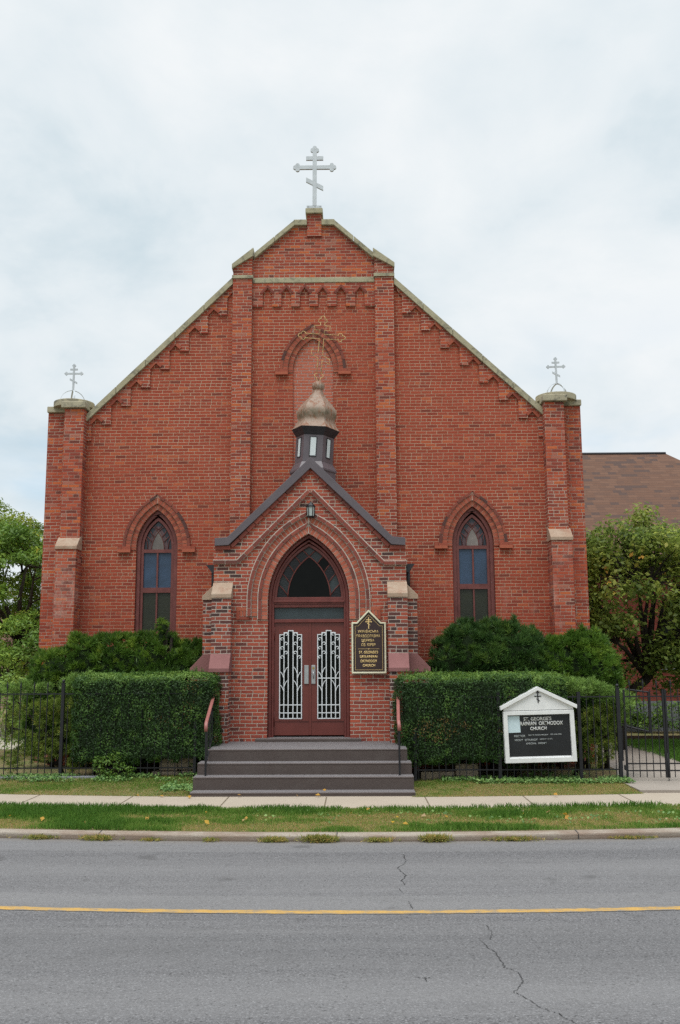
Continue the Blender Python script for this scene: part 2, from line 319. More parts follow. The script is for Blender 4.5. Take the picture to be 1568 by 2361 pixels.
def lawnmat():
    t = NT('lawn_turf'); o = t.obj()
    c = t.ramp(t.noise(o, 30, 5, .7), [(.3, (.035, .085, .015)), (.6, (.075, .16, .03)), (.85, (.12, .2, .05))]); t.col(c); t.rough(.9, .15); t.bump(t.noise(o, 60, 4, .7), .8, .02); return t.m
M['lawn'] = lawnmat()
def linemat():
    t = NT('worn_yellow_paint'); o = t.obj(); x, y, z = t.xyz(o)
    w = t.noise(t.comb(t.math('MULTIPLY', x, .45), t.math('MULTIPLY', y, 2.), 0), 14, 6, .75); s = t.noise(o, 55, 4, .7); p = t.noise(o, 2.2, 4, .6)
    c = t.ramp(s, [(.3, (.40, .235, .06)), (.7, (.55, .335, .10))]); d = t.math('SUBTRACT', x, .85)
    bw_ = t.math('MULTIPLY', 2, t.math('SUBTRACT', 1, t.math('EXPONENT', t.math('MULTIPLY', t.math('MULTIPLY', d, d), -.0085))))
    e = t.math('SUBTRACT', y, bw_)                       # across the stripe: -11.015 near edge .. -10.865 far edge
    edge = t.math('MAXIMUM', t.rng(e, -10.915, -10.865, 0, .30), t.rng(e, -10.985, -11.015, 0, .16))
    m = t.rng(t.math('ADD', t.math('ADD', w, t.math('MULTIPLY', s, .25)), t.math('ADD', edge, t.math('MULTIPLY', p, .25))), .75, .90)
    t.col(t.mix(m, c, t.mix(s, (.12, .115, .11), (.22, .21, .205)))); t.rough(.85, .2); t.bump(s, .4, .008); return t.m
M['line'] = linemat()
M['crack'] = plain('crack_filler', (.06, .058, .058), .95, .1, var=.3)
M['joint'] = plain('joint_dirt', (.16, .125, .085), .95, .1, var=.3)
def leafmat(name, stops, rough=.5, trans=.32):
    t = NT(name); a = t.N.new('ShaderNodeAttribute'); a.attribute_name = 'rnd'
    c = t.ramp(a.outputs['Fac'], stops); t.col(c); t.rough(rough, .3)
    tr = t.N.new('ShaderNodeBsdfTranslucent'); t.L.new(c, tr.inputs[0]); mx = t.N.new('ShaderNodeMixShader'); mx.inputs[0].default_value = trans
    t.L.new(t.b.outputs[0], mx.inputs[1]); t.L.new(tr.outputs[0], mx.inputs[2]); t.L.new(mx.outputs[0], t.N['Material Output'].inputs[0]); return t.m
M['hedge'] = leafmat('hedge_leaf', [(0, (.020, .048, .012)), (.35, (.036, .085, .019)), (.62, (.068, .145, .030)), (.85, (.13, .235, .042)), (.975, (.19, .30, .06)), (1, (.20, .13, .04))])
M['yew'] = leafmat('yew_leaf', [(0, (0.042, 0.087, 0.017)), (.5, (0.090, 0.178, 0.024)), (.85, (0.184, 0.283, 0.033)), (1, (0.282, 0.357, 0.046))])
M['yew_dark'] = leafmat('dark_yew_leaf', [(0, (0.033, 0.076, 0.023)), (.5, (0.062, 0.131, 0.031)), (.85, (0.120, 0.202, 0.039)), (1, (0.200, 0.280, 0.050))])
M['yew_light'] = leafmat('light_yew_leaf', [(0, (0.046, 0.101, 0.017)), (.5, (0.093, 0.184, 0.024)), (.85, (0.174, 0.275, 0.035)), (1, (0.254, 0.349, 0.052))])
M['pine'] = leafmat('pine_needle', [(0, (0.081, 0.133, 0.027)), (.45, (0.152, 0.255, 0.054)), (.8, (0.264, 0.416, 0.095)), (.96, (0.386, 0.529, 0.135)), (1, (0.405, 0.246, 0.068))], .5, .2)
M['pine_old'] = leafmat('old_pine_needle', [(0, (0.092, 0.126, 0.024)), (.45, (0.167, 0.241, 0.041)), (.8, (0.274, 0.355, 0.061)), (.95, (0.394, 0.380, 0.068)), (1, (0.486, 0.279, 0.054))], .5, .2)
M['locust'] = leafmat('locust_leaf', [(0, (0.102, 0.188, 0.032)), (.4, (0.174, 0.291, 0.046)), (.75, (0.275, 0.403, 0.061)), (.93, (0.404, 0.479, 0.072)), (1, (0.578, 0.504, 0.072))])
M['locust_ol'] = leafmat('olive_locust_leaf', [(0, (0.107, 0.168, 0.026)), (.4, (0.202, 0.280, 0.041)), (.75, (0.309, 0.381, 0.059)), (.93, (0.428, 0.426, 0.067)), (1, (0.595, 0.426, 0.076))])
M['magnolia'] = leafmat('broad_leaf', [(0, (0.109, 0.160, 0.036)), (.35, (0.205, 0.267, 0.055)), (.65, (0.322, 0.374, 0.079)), (.88, (0.468, 0.480, 0.109)), (.97, (0.614, 0.507, 0.121)), (1, (0.659, 0.347, 0.061))], .42, .55)
M['grass'] = leafmat('grass_blade', [(0, (0.068, 0.170, 0.022)), (.35, (0.135, 0.264, 0.039)), (.58, (0.209, 0.326, 0.061)), (.70, (0.332, 0.351, 0.099)), (.85, (0.493, 0.376, 0.154)), (1, (0.592, 0.401, 0.187))], .6, .45)
M['weed'] = leafmat('weed_leaf', [(0, (0.086, 0.184, 0.047)), (.5, (0.152, 0.277, 0.078)), (1, (0.290, 0.416, 0.125))], .5)
M['brush'] = leafmat('kerb_weed', [(0, (0.135, 0.203, 0.044)), (.5, (0.324, 0.324, 0.088)), (1, (0.675, 0.432, 0.154))], .6)
M['fall'] = leafmat('fallen_leaf', [(0, (.55, .33, .03)), (.6, (.50, .26, .05)), (1, (.45, .33, .2))], .6)
M['bark'] = plain('grey_brown_bark', (.055, .042, .034), .9, .15, var=.4, scale=12, bump=.6)
M['bark_dk'] = plain('dark_bark', (.03, .024, .02), .9, .15, var=.4, scale=12, bump=.6)
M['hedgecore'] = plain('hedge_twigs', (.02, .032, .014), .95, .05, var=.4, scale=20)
M['rail'] = plain('salmon_rail_paint', (.30, .11, .095), .4, .4, var=.1)
M['edging'] = plain('timber_edging', (.085, .05, .04), .9, .15)
M['tan'] = plain('tan_stucco', (.30, .22, .165), .9, .15)
M['fieldtan'] = plain('bleached_gravel', (.40, .37, .29), .9, .15, var=.2)
M['conduit'] = plain('grey_conduit', (.24, .22, .21), .5, .4)

# ------------------------------------------------------------------ mesh helpers
class MB:
    def __init__(s, mat=None): s.v = []; s.f = []; s.mat = mat or Matrix(); s.sm = []; s.mi = []; s.cur = 0
    def add(s, vs, fs, smooth=False):
        o = len(s.v); s.v += [tuple(s.mat @ Vector(p)) for p in vs]; s.f += [tuple(o+i for i in f) for f in fs]; s.sm += [smooth]*len(fs); s.mi += [s.cur]*len(fs); return s
    def use(s, i): s.cur = i; return s
    def box(s, x0, x1, y0, y1, z0, z1):
        v = [(x0, y0, z0), (x1, y0, z0), (x1, y1, z0), (x0, y1, z0), (x0, y0, z1), (x1, y0, z1), (x1, y1, z1), (x0, y1, z1)]
        return s.add(v, [(0, 3, 2, 1), (4, 5, 6, 7), (0, 1, 5, 4), (1, 2, 6, 5), (2, 3, 7, 6), (3, 0, 4, 7)])
    def plate(s, outline, y0, y1, holes=()):
        """a flat outline in x,z with real thickness from y0 (front) to y1"""
        loops = [list(outline)]+[list(h) for h in holes]
        tri = tessellate_polygon([[Vector((p[0], p[1], 0)) for p in l] for l in loops])
        pts = [p for l in loops for p in l]; n = len(pts)
        v = [(p[0], y0, p[1]) for p in pts]+[(p[0], y1, p[1]) for p in pts]; f = []
        for a, b, c in tri:
            A, B, C_ = pts[a], pts[b], pts[c]
            cr = (B[0]-A[0])*(C_[1]-A[1])-(B[1]-A[1])*(C_[0]-A[0])
            if abs(cr) < 1e-10: continue
            if cr < 0: a, c = c, a
            f.append((a, b, c)); f.append((n+c, n+b, n+a))
        k = 0
        for li, l in enumerate(loops):
            ar = sum(l[i][0]*l[(i+1) % len(l)][1]-l[(i+1) % len(l)][0]*l[i][1] for i in range(len(l)))
            fl = (ar < 0) ^ (li > 0)
            for i in range(len(l)):
                a, b = k+i, k+(i+1) % len(l)
                f.append((a, n+a, n+b, b) if not fl else (a, b, n+b, n+a))
            k += len(l)
        return s.add(v, f)
    def prism(s, prof, axis, a0, a1):
        """profile polygon extruded along x (prof = y,z) or along z (prof = x,y); convex or simple"""
        if axis == 'x':
            old = s.mat; s.mat = old @ Matrix(((0, 1, 0, 0), (1, 0, 0, 0), (0, 0, 1, 0), (0, 0, 0, 1))); s.plate(prof, a0, a1); s.mat = old
        else:
            old = s.mat; s.mat = old @ Matrix(((1, 0, 0, 0), (0, 0, 1, 0), (0, 1, 0, 0), (0, 0, 0, 1))); s.plate(prof, a0, a1); s.mat = old
        return s
    def tube(s, path, r, n=8, flat=None, caps=True):
        P = [Vector(p) for p in path]; m = len(P); rs = r if isinstance(r, (list, tuple)) else [r]*m
        up = Vector((0, 0, 1)); v = []; f = []; prev = None
        for i, p in enumerate(P):
            t = (P[min(i+1, m-1)]-P[max(i-1, 0)]).normalized()
            if prev is None:
                a = t.cross(up)
                if a.length < .05: a = t.cross(Vector((1, 0, 0)))
                a.normalize()
            else:
                a = prev-t*prev.dot(t); a.normalize()
            prev = a; b = t.cross(a)
            for k in range(n):
                w = 2*math.pi*(k+.5)/n; q = a*math.cos(w)*rs[i]*(flat[0] if flat else 1)+b*math.sin(w)*rs[i]*(flat[1] if flat else 1); v.append(tuple(p+q))
        for i in range(m-1):
            for k in range(n): f.append((i*n+k, i*n+(k+1) % n, (i+1)*n+(k+1) % n, (i+1)*n+k))
        if caps: f.append(tuple(range(n-1, -1, -1))); f.append(tuple((m-1)*n+k for k in range(n)))
        return s.add(v, f, n > 5)
    def disc(s, cx, cy, z0, z1, r, n=40, r2=None):
        r2 = r if r2 is None else r2
        v = [(cx+r*math.cos(2*math.pi*k/n), cy+r*math.sin(2*math.pi*k/n), z0) for k in range(n)]+[(cx+r2*math.cos(2*math.pi*k/n), cy+r2*math.sin(2*math.pi*k/n), z1) for k in range(n)]
        return s.add(v, [tuple(range(n-1, -1, -1)), tuple(range(n, 2*n))]+[(k, (k+1) % n, n+(k+1) % n, n+k) for k in range(n)])
    def strip(s, path, t0, t1, y0, y1, blen, gap):
        """bricks laid along a path (x,z) between two offsets on its left side"""
        P = [Vector(p) for p in path]; seg = [(P[i+1]-P[i]).length for i in range(len(P)-1)]; tot = sum(seg); n = max(1, round(tot/blen))
        nrm = []
        for i in range(len(P)):
            d = (P[min(i+1, len(P)-1)]-P[max(i-1, 0)]).normalized(); nrm.append(Vector((-d.y, d.x)))
        def at(d, t):
            d = min(max(d, 0), tot-1e-9); i = 0
            while i < len(seg)-1 and d > seg[i]: d -= seg[i]; i += 1
            k = d/seg[i]; return P[i].lerp(P[i+1], k)+nrm[i].lerp(nrm[i+1], k)*t
        for k in range(n):
            a, b = tot*k/n+gap/2, tot*(k+1)/n-gap/2; sub = max(1, round((b-a)/.09)); out = [at(a+(b-a)*q/sub, t0) for q in range(sub+1)]+[at(b-(b-a)*q/sub, t1) for q in range(sub+1)]
            j = random.uniform(-.003, .003); s.plate([(p.x, p.y) for p in out], y0+j, y1)
        return s
    def build(s, name, mat, parent=None, bevel=0.):
        me = bpy.data.meshes.new(name); me.from_pydata(s.v, [], s.f); me.validate(); 
        if any(s.sm) and len(me.polygons) == len(s.sm): me.polygons.foreach_set('use_smooth', s.sm)
        for q in (mat if isinstance(mat, (list, tuple)) else [mat]): me.materials.append(q)
        if max(s.mi) and len(me.polygons) == len(s.mi): me.polygons.foreach_set('material_index', s.mi)
        o = bpy.data.objects.new(name, me); COL.objects.link(o); par(o, parent)
        if bevel:
            b = o.modifiers.new('edge', 'BEVEL'); b.width = bevel; b.segments = 2; b.limit_method = 'ANGLE'; b.angle_limit = R(40)
        return o
def world(o):
    m = o.matrix_basis.copy()
    return m if o.parent is None else world(o.parent) @ o.matrix_parent_inverse @ m
def par(o, p):
    """parent without moving: everything is built in scene coordinates"""
    if p is not None: o.parent = p; o.matrix_parent_inverse = world(p).inverted()
    return o
def tag(o, label=None, cat=None, group=None, kind=None):
    for k, v in (('label', label), ('category', cat), ('group', group), ('kind', kind)):
        if v: o[k] = v
    return o
def thing(name, label, cat, loc=(0, 0, 0), group=None):
    o = bpy.data.objects.new(name, None); o.empty_display_size = .2; COL.objects.link(o); o.location = loc
    return tag(o, label, cat, group)
def arch(cx, hw, zs, h, n=14, t=0., zb=None):
    """pointed two-centred arch: left springing up to the apex and down to the right; t = offset outwards"""
    r = (h*h+hw*hw)/(2*hw); c = r-hw; rr = r+t; a1 = math.acos(c/rr)
    L = [(cx+c-rr*math.cos(a1*i/n), zs+rr*math.sin(a1*i/n)) for i in range(n+1)]
    Rr = [(2*cx-x, z) for x, z in reversed(L[:-1])]
    p = L+Rr
    if zb is not None: p = [(L[0][0], zb)]+p+[(2*cx-L[0][0], zb)]
    return p
def half(a):
    k = (len(a)-1)//2; return a[:k+1], a[k:]
def archbricks(mb, cx, hw, zs, h, t0, t1, y0, y1, blen, gap, feet):
    """wedge bricks round a pointed arch, mitred on its centre line, with plain courses below the springing"""
    r = (h*h+hw*hw)/(2*hw); c = r-hw; am = math.acos(c/(r+t1)); n = max(2, round(am*(r+(t0+t1)/2)/blen))
    def pt(a, t, s):
        rho = max(r+t, (c-gap*.5)/max(math.cos(a), .05)) if False else r+t
        x, z = c-rho*math.cos(a), rho*math.sin(a)
        if x > -gap*.5:
            rho2 = (c+gap*.5)/math.cos(a); x, z = -gap*.5, rho2*math.sin(a)
        return (cx+s*x*-1 if s > 0 else cx+x, zs+z)
    for s in (-1, 1):
        for k in range(n):
            ga = gap/(r+t0)/2; a, b = am*k/n+ga, am*(k+1)/n-(ga if k < n-1 else 0); sub = max(1, round((b-a)*r/.08))
            o = [pt(a+(b-a)*q/sub, t0, s) for q in range(sub+1)]+[pt(b-(b-a)*q/sub, t1, s) for q in range(sub+1)]
            P = []
            for p in o:
                if not P or (abs(p[0]-P[-1][0])+abs(p[1]-P[-1][1])) > 1e-4: P.append(p)
            if (abs(P[0][0]-P[-1][0])+abs(P[0][1]-P[-1][1])) < 1e-4: P.pop()
            j = random.uniform(-.003, .003)
            if len(P) > 2: mb.plate(P, y0+j, y1)
        if zs-feet > .03:
            m = max(1, round((zs-feet)/blen)); xa, xb = sorted((cx+s*(hw+t0), cx+s*(hw+t1)))
            for k in range(m): mb.box(xa, xb, y0+random.uniform(-.003, .003), y1, feet+(zs-feet)*k/m+gap/2, feet+(zs-feet)*(k+1)/m-gap/2)
    return mb
def ringplate(mb, cx, hw, zs, h, t0, t1, y0, y1, zb=None, n=14):
    o = arch(cx, hw, zs, h, n, t1, zb); i = arch(cx, hw, zs, h, n, t0, zb); return mb.plate(o+list(reversed(i)), y0, y1)
def text(name, s, x0, x1, z0, z1, y, mat, parent, bold=.022):
    """one line of raised lettering filling x0..x1, z0..z1 on a plane facing -y"""
    c = bpy.data.curves.new(name, 'FONT'); c.body = s; c.extrude = .0; c.resolution_u = 3; c.offset = bold
    o = bpy.data.objects.new(name, c); COL.objects.link(o); bpy.context.view_layer.update()
    me = bpy.data.meshes.new_from_object(o.evaluated_get(bpy.context.evaluated_depsgraph_get())); bpy.data.objects.remove(o)
    n = len(me.vertices); a = np.zeros(n*3); me.vertices.foreach_get('co', a); a = a.reshape(-1, 3)
    lo, hi = a.min(0), a.max(0); sx_ = (x1-x0)/(hi[0]-lo[0]); sz = (z1-z0)/CAPH
    b = np.stack([x0+(a[:, 0]-lo[0])*sx_, np.full(n, y), z0+a[:, 1]*sz], 1); me.vertices.foreach_set('co', b.ravel()); me.update(); me.materials.append(mat)
    return me
CAPH = .7
def textgroup(name, lines, y, mat, parent, off=.0):
    """several lines joined into one part, with a little weight"""
    bm = bmesh.new()
    for (s, x0, x1, z0, z1) in lines:
        me = text('line', s, x0, x1, z0, z1, y, mat, None, .022 if s.isascii() else .006)
        bm.from_mesh(me); bpy.data.meshes.remove(me)
    ex = bmesh.ops.extrude_face_region(bm, geom=bm.faces[:]); vs_ = [g for g in ex['geom'] if isinstance(g, bmesh.types.BMVert)]
    bmesh.ops.translate(bm, verts=vs_, vec=(0, -.003, 0))
    me = bpy.data.meshes.new(name); bm.to_mesh(me); bm.free(); me.materials.append(mat)
    o = bpy.data.objects.new(name, me); COL.objects.link(o); par(o, parent); return o

# ---- foliage helpers (numpy)
def unit(a): return a/np.maximum(np.linalg.norm(a, axis=1, keepdims=True), 1e-9)
def mesh_np(name, V, F, rnd, mat, parent=None):
    k = F.shape[1]; me = bpy.data.meshes.new(name); me.vertices.add(len(V)); me.vertices.foreach_set('co', np.ascontiguousarray(V, dtype=np.float32).ravel())
    me.loops.add(F.size); me.loops.foreach_set('vertex_index', F.astype(np.int32).ravel()); me.polygons.add(len(F))
    me.polygons.foreach_set('loop_start', np.arange(0, F.size, k, dtype=np.int32)); me.update(calc_edges=True)
    at = me.attributes.new('rnd', 'FLOAT', 'POINT'); at.data.foreach_set('value', np.ascontiguousarray(rnd, dtype=np.float32))
    me.materials.append(mat); o = bpy.data.objects.new(name, me); COL.objects.link(o); par(o, parent); return o
def leaves(name, P, D, L, W, mat, parent=None, spread=.7, rnd=None):
    """one rhombic leaf per point, D = preferred facing"""
    n = len(P); nn = unit(D+rng.normal(size=(n, 3))*spread); t = unit(np.cross(nn, rng.normal(size=(n, 3)))); b = np.cross(nn, t)
    s = rng.uniform(.65, 1.35, (n, 1)); l = t*L*s*.5; w = b*W*s*.5; fold = nn*W*s*.22
    V = np.stack([P-l, P+w+fold, P+l, P-w+fold], 1).reshape(-1, 3); F = np.arange(4*n).reshape(n, 4)
    rnd = rng.random(n) if rnd is None else rnd
    return mesh_np(name, V, F, np.repeat(np.clip(rnd, 0, 1), 4), mat, parent)
def needles(name, C_, D, k, L, W, mat, parent=None, cone=.6, rnd=None):
    """tufts of k narrow leaves fanning out of each centre C_ about direction D"""
    n = len(C_); P = np.repeat(C_, k, 0); d = unit(np.repeat(unit(D), k, 0)+rng.normal(size=(n*k, 3))*cone); t = unit(np.cross(d, rng.normal(size=(n*k, 3))))
    s = rng.uniform(.6, 1.25, (n*k, 1)); P = P+d*L*.12*rng.random((n*k, 1))
    V = np.stack([P, P+d*L*s*.55+t*W*.5, P+d*L*s, P+d*L*s*.55-t*W*.5], 1).reshape(-1, 3); F = np.arange(4*n*k).reshape(-1, 4)
    r = np.repeat(rng.random(n) if rnd is None else rnd, k)*.7+rng.random(n*k)*.3
    return mesh_np(name, V, F, np.repeat(np.clip(r, 0, 1), 4), mat, parent)
def vnoise(P, s, seed=0):
    P = np.asarray(P, float)*s+seed*17.13; i = np.floor(P).astype(np.int64); f = P-i; f = f*f*(3-2*f); o = 0
    for dx in (0, 1):
        for dy in (0, 1):
            for dz in (0, 1):
                h = (i[:, 0]+dx)*374761393+(i[:, 1]+dy)*668265263+(i[:, 2]+dz)*1274126177+seed*97; h = (h ^ (h >> 13))*1274126177 & 0x7fffffff; h = (h ^ (h >> 16)) & 0xffff
                o = o+h/65535.*np.where(dx, f[:, 0], 1-f[:, 0])*np.where(dy, f[:, 1], 1-f[:, 1])*np.where(dz, f[:, 2], 1-f[:, 2])
    return o
def boxpts(n, lo, hi, rr, faces='xXyzZ'):
    lo, hi = np.array(lo, float), np.array(hi, float); d = hi-lo; A = {'x': d[1]*d[2], 'X': d[1]*d[2], 'y': d[0]*d[2], 'Y': d[0]*d[2], 'Z': d[0]*d[1], 'z': d[0]*d[1]}
    tot = sum(A[c] for c in faces); out = []
    for c in faces:
        m = int(n*A[c]/tot); p = lo+rng.random((m, 3))*d; ax = 'xyz'.index(c.lower()); p[:, ax] = hi[ax] if c.isupper() else lo[ax]; out.append(p)
    p = np.concatenate(out); q = np.clip(p, lo+rr, hi-rr); nn = unit(p-q); return q+nn*rr, nn
def blobpts(n, blobs):
    """points on the outside of a union of ellipsoids (cx,cy,cz,rx,ry,rz)"""
    B = np.array(blobs, float); w = np.array([(b[3]*b[4]+b[3]*b[5]+b[4]*b[5]) for b in B]); idx = rng.choice(len(B), n, p=w/w.sum())
    d = unit(rng.normal(size=(n, 3))); p = B[idx, :3]+d*B[idx, 3:]; nn = unit(d/B[idx, 3:]); keep = np.ones(n, bool)
    for j, b in enumerate(B):
        ins = (((p-b[:3])/b[3:])**2).sum(1) < .93; keep &= ~(ins & (idx != j))
    return p[keep], nn[keep]
def blobcore(blobs, k=.8):
    mb = MB()
    for b in blobs:
        m, n = 8, 14; v = [(b[0], b[1], b[2]+b[5]*k)]; f = []
        for i in range(1, m):
            for j in range(n):
                a, w = math.pi*i/m, 2*math.pi*j/n; v.append((b[0]+b[3]*k*math.sin(a)*math.cos(w), b[1]+b[4]*k*math.sin(a)*math.sin(w), b[2]+b[5]*k*math.cos(a)))
        v.append((b[0], b[1], b[2]-b[5]*k)); last = len(v)-1
        for j in range(n): f.append((0, 1+j, 1+(j+1) % n)); f.append((last, last-n+(j+1) % n, last-n+j))
        for i in range(m-2):
            for j in range(n): f.append((1+i*n+j, 1+(i+1)*n+j, 1+(i+1)*n+(j+1) % n, 1+i*n+(j+1) % n))
        mb.add(v, f, True)
    return mb

# ================================================================== SETTING
def bow(x): return 2*(1-math.exp(-.0085*(x-.85)**2))
def bowstrip(mb, y0, y1, z, x0=-70, x1=70, n=180, z2=None, thick=None):
    """a sheet between two gently bowed long edges"""
    xs = [x0+(x1-x0)*i/n for i in range(n+1)]; v = []; f = []
    for x in xs: v += [(x, y0+bow(x), z), (x, y1+bow(x), z if z2 is None else z2)]
    for i in range(n): f.append((2*i, 2*i+2, 2*i+3, 2*i+1))
    if thick:
        k = len(v); v += [(p[0], p[1], p[2]-thick) for p in v[:k]]
        for i in range(n): f.append((2*i, k+2*i, k+2*i+2, 2*i+2)); f.append((2*i+1, 2*i+3, k+2*i+3, k+2*i+1))
    return mb.add(v, f)
def structure(o): return tag(o, kind='structure')
ZR = -.085
structure(MB().add([(-400, -400, -.2), (400, -400, -.2), (400, 400, -.2), (-400, 400, -.2)], [(0, 1, 2, 3)]).build('ground', M['lawn']))
structure(bowstrip(MB(), -16.6, -7.5, ZR).build('road', M['asphalt']))
structure(bowstrip(MB(), -7.61, -7.425, -.012, z2=.0, thick=.19).build('kerb', M['kerbc'], bevel=.02))
structure(bowstrip(MB(), -7.43, -5.6, -.03, thick=.16).build('verge', M['soil']))
structure(bowstrip(MB(), -5.66, -4.2, 0, thick=.19).build('sidewalk', M['walk']))
structure(bowstrip(MB(), -30, -16.6, .1, thick=.3).build('far_pavement', M['walk']))
ln = bowstrip(MB(), -11.015, -10.865, ZR+.004, -60, 60, 240).build('road_marking', M['line']); structure(ln)
jm = MB()
for k in range(-12, 13):
    x = .37+1.525*k; b = bow(x); jm.add([(x-.009, -5.66+b, .003), (x+.009, -5.66+b, .003), (x+.009, -4.33+b, .003), (x-.009, -4.33+b, .003)], [(0, 1, 2, 3)])
structure(jm.build('sidewalk_joints', M['joint']))
jm = MB()
for k in range(-9, 10):
    x = -2.36+2.95*k; b = bow(x)-.003; jm.add([(x-.006, -7.613+b, ZR), (x+.006, -7.613+b, ZR), (x+.006, -7.613+b, -.02), (x-.006, -7.613+b, -.02)], [(0, 1, 2, 3)]); jm.add([(x-.006, -7.60+b, -.0085), (x+.006, -7.60+b, -.0085), (x+.006, -7.43+b, .004), (x-.006, -7.43+b, .004)], [(0, 1, 2, 3)])
structure(jm.build('kerb_joints', M['crack']))
# road cracks, real thin open seams
def seam(mb, pts, w):
    P = []
    for (a, b) in zip(pts[:-1], pts[1:]):
        for i in range(7):
            k = i/7; P.append(((a[0]+(b[0]-a[0])*k)+random.uniform(-.009, .009), (a[1]+(b[1]-a[1])*k)+random.uniform(-.009, .009)))
    P.append(pts[-1]); v = []; f = []
    for i, p in enumerate(P):
        ww = w*.72*random.uniform(.3, 1.2)*(.3 if i in (0, len(P)-1) else 1); v += [(p[0]-ww, p[1]+ww*.3, ZR+.004), (p[0]+ww, p[1]-ww*.3, ZR+.004)]
    for i in range(len(P)-1): f.append((2*i, 2*i+1, 2*i+3, 2*i+2))
    mb.add(v, f)
cm = MB()
seam(cm, [(1.358, -8.373), (1.373, -8.771), (1.261, -9.141), (1.327, -9.487), (1.274, -9.74), (1.296, -9.927)], .008)
seam(cm, [(1.207, -10.014), (1.237, -10.08), (1.271, -10.255)], .004); seam(cm, [(1.3, -10.549), (1.304, -10.723), (1.313, -10.86)], .006)
seam(cm, [(1.889, -11.35), (1.908, -11.606), (1.86, -11.799)], .004)
seam(cm, [(1.788, -11.777), (1.808, -11.957), (1.858, -12.114), (1.865, -12.309), (1.874, -12.477), (1.941, -12.584), (1.96, -12.705), (1.933, -12.832), (1.854, -13.013), (1.904, -13.09), (1.955, -13.209), (1.968, -13.3), (2.052, -13.378), (2.123, -13.544), (2.2, -13.8)], .0055)
seam(cm, [(1.213, -12.698), (1.288, -12.722), (1.328, -12.705)], .010); seam(cm, [(1.288, -12.722), (1.294, -12.789)], .006)
seam(cm, [(-.8, -8.3), (.2, -8.31), (.752, -8.321), (1.024, -8.37), (1.351, -8.345)], .003)
seam(cm, [(-2.2, -10.3), (-.6, -10.34), (.761, -10.364), (1.178, -10.336), (1.597, -10.307), (1.987, -10.402), (2.542, -10.344), (3.3, -10.35)], .0028)
seam(cm, [(-3.3, -9.6), (-2.6, -9.75), (-1.9, -9.72), (-1., -9.8)], .003)
seam(cm, [(-.3, -11.35), (.6, -11.4), (1.5, -11.36), (2.3, -11.2)], .003)
structure(cm.build('road_cracks', M['crack']))
# front lawn strips rise a little to the fence
def lawnz(x, k): return .0+k*(.14 if x < 0 else .045)
def lawnstrip(name, x0, x1, yb):
    mb = MB(); n = 60; m = 8; v = []; f = []
    for i in range(n+1):
        x = x0+(x1-x0)*i/n
        for j in range(m+1):
            k = j/m; yf = -4.36+bow(x); v.append((x, yf+(yb-yf)*k, .004+lawnz(x, k)))
    for i in range(n):
        for j in range(m): a = i*(m+1)+j; f.append((a, a+m+1, a+m+2, a+1))
    structure(mb.add(v, f).build(name, M['soil']))
lawnstrip('front_lawn', -40, -1.7, -2.55); lawnstrip('front_lawn', 1.7, 5.32, -2.6)
structure(MB().add([(-60, -2.6, .10), (-1.6, -2.6, .10), (-1.6, 60, .10), (-60, 60, .10)], [(0, 1, 2, 3)]).build('yard_ground', M['soil']))
structure(MB().add([(1.6, -2.65, .035), (60, -2.65, .035), (60, 60, .035), (1.6, 60, .035)], [(0, 1, 2, 3)]).build('yard_ground', M['soil']))
structure(MB().prism([(5.33, -3.95), (60, -3.95), (60, -2.2), (7.15, -2.2), (7.35, .2), (7.65, 2.3), (7.6, 5.2), (5.75, 5.2), (5.75, -1), (5.33, -2.6)], 'z', -.1, .042).build('path', M['apron']))
structure(MB().prism([(7.16, -2.2), (60, -2.2), (60, 5.6), (7.66, 5.6), (7.66, 2.3), (7.36, .2)], 'z', -.1, .06).build('lawn', M['lawn']))

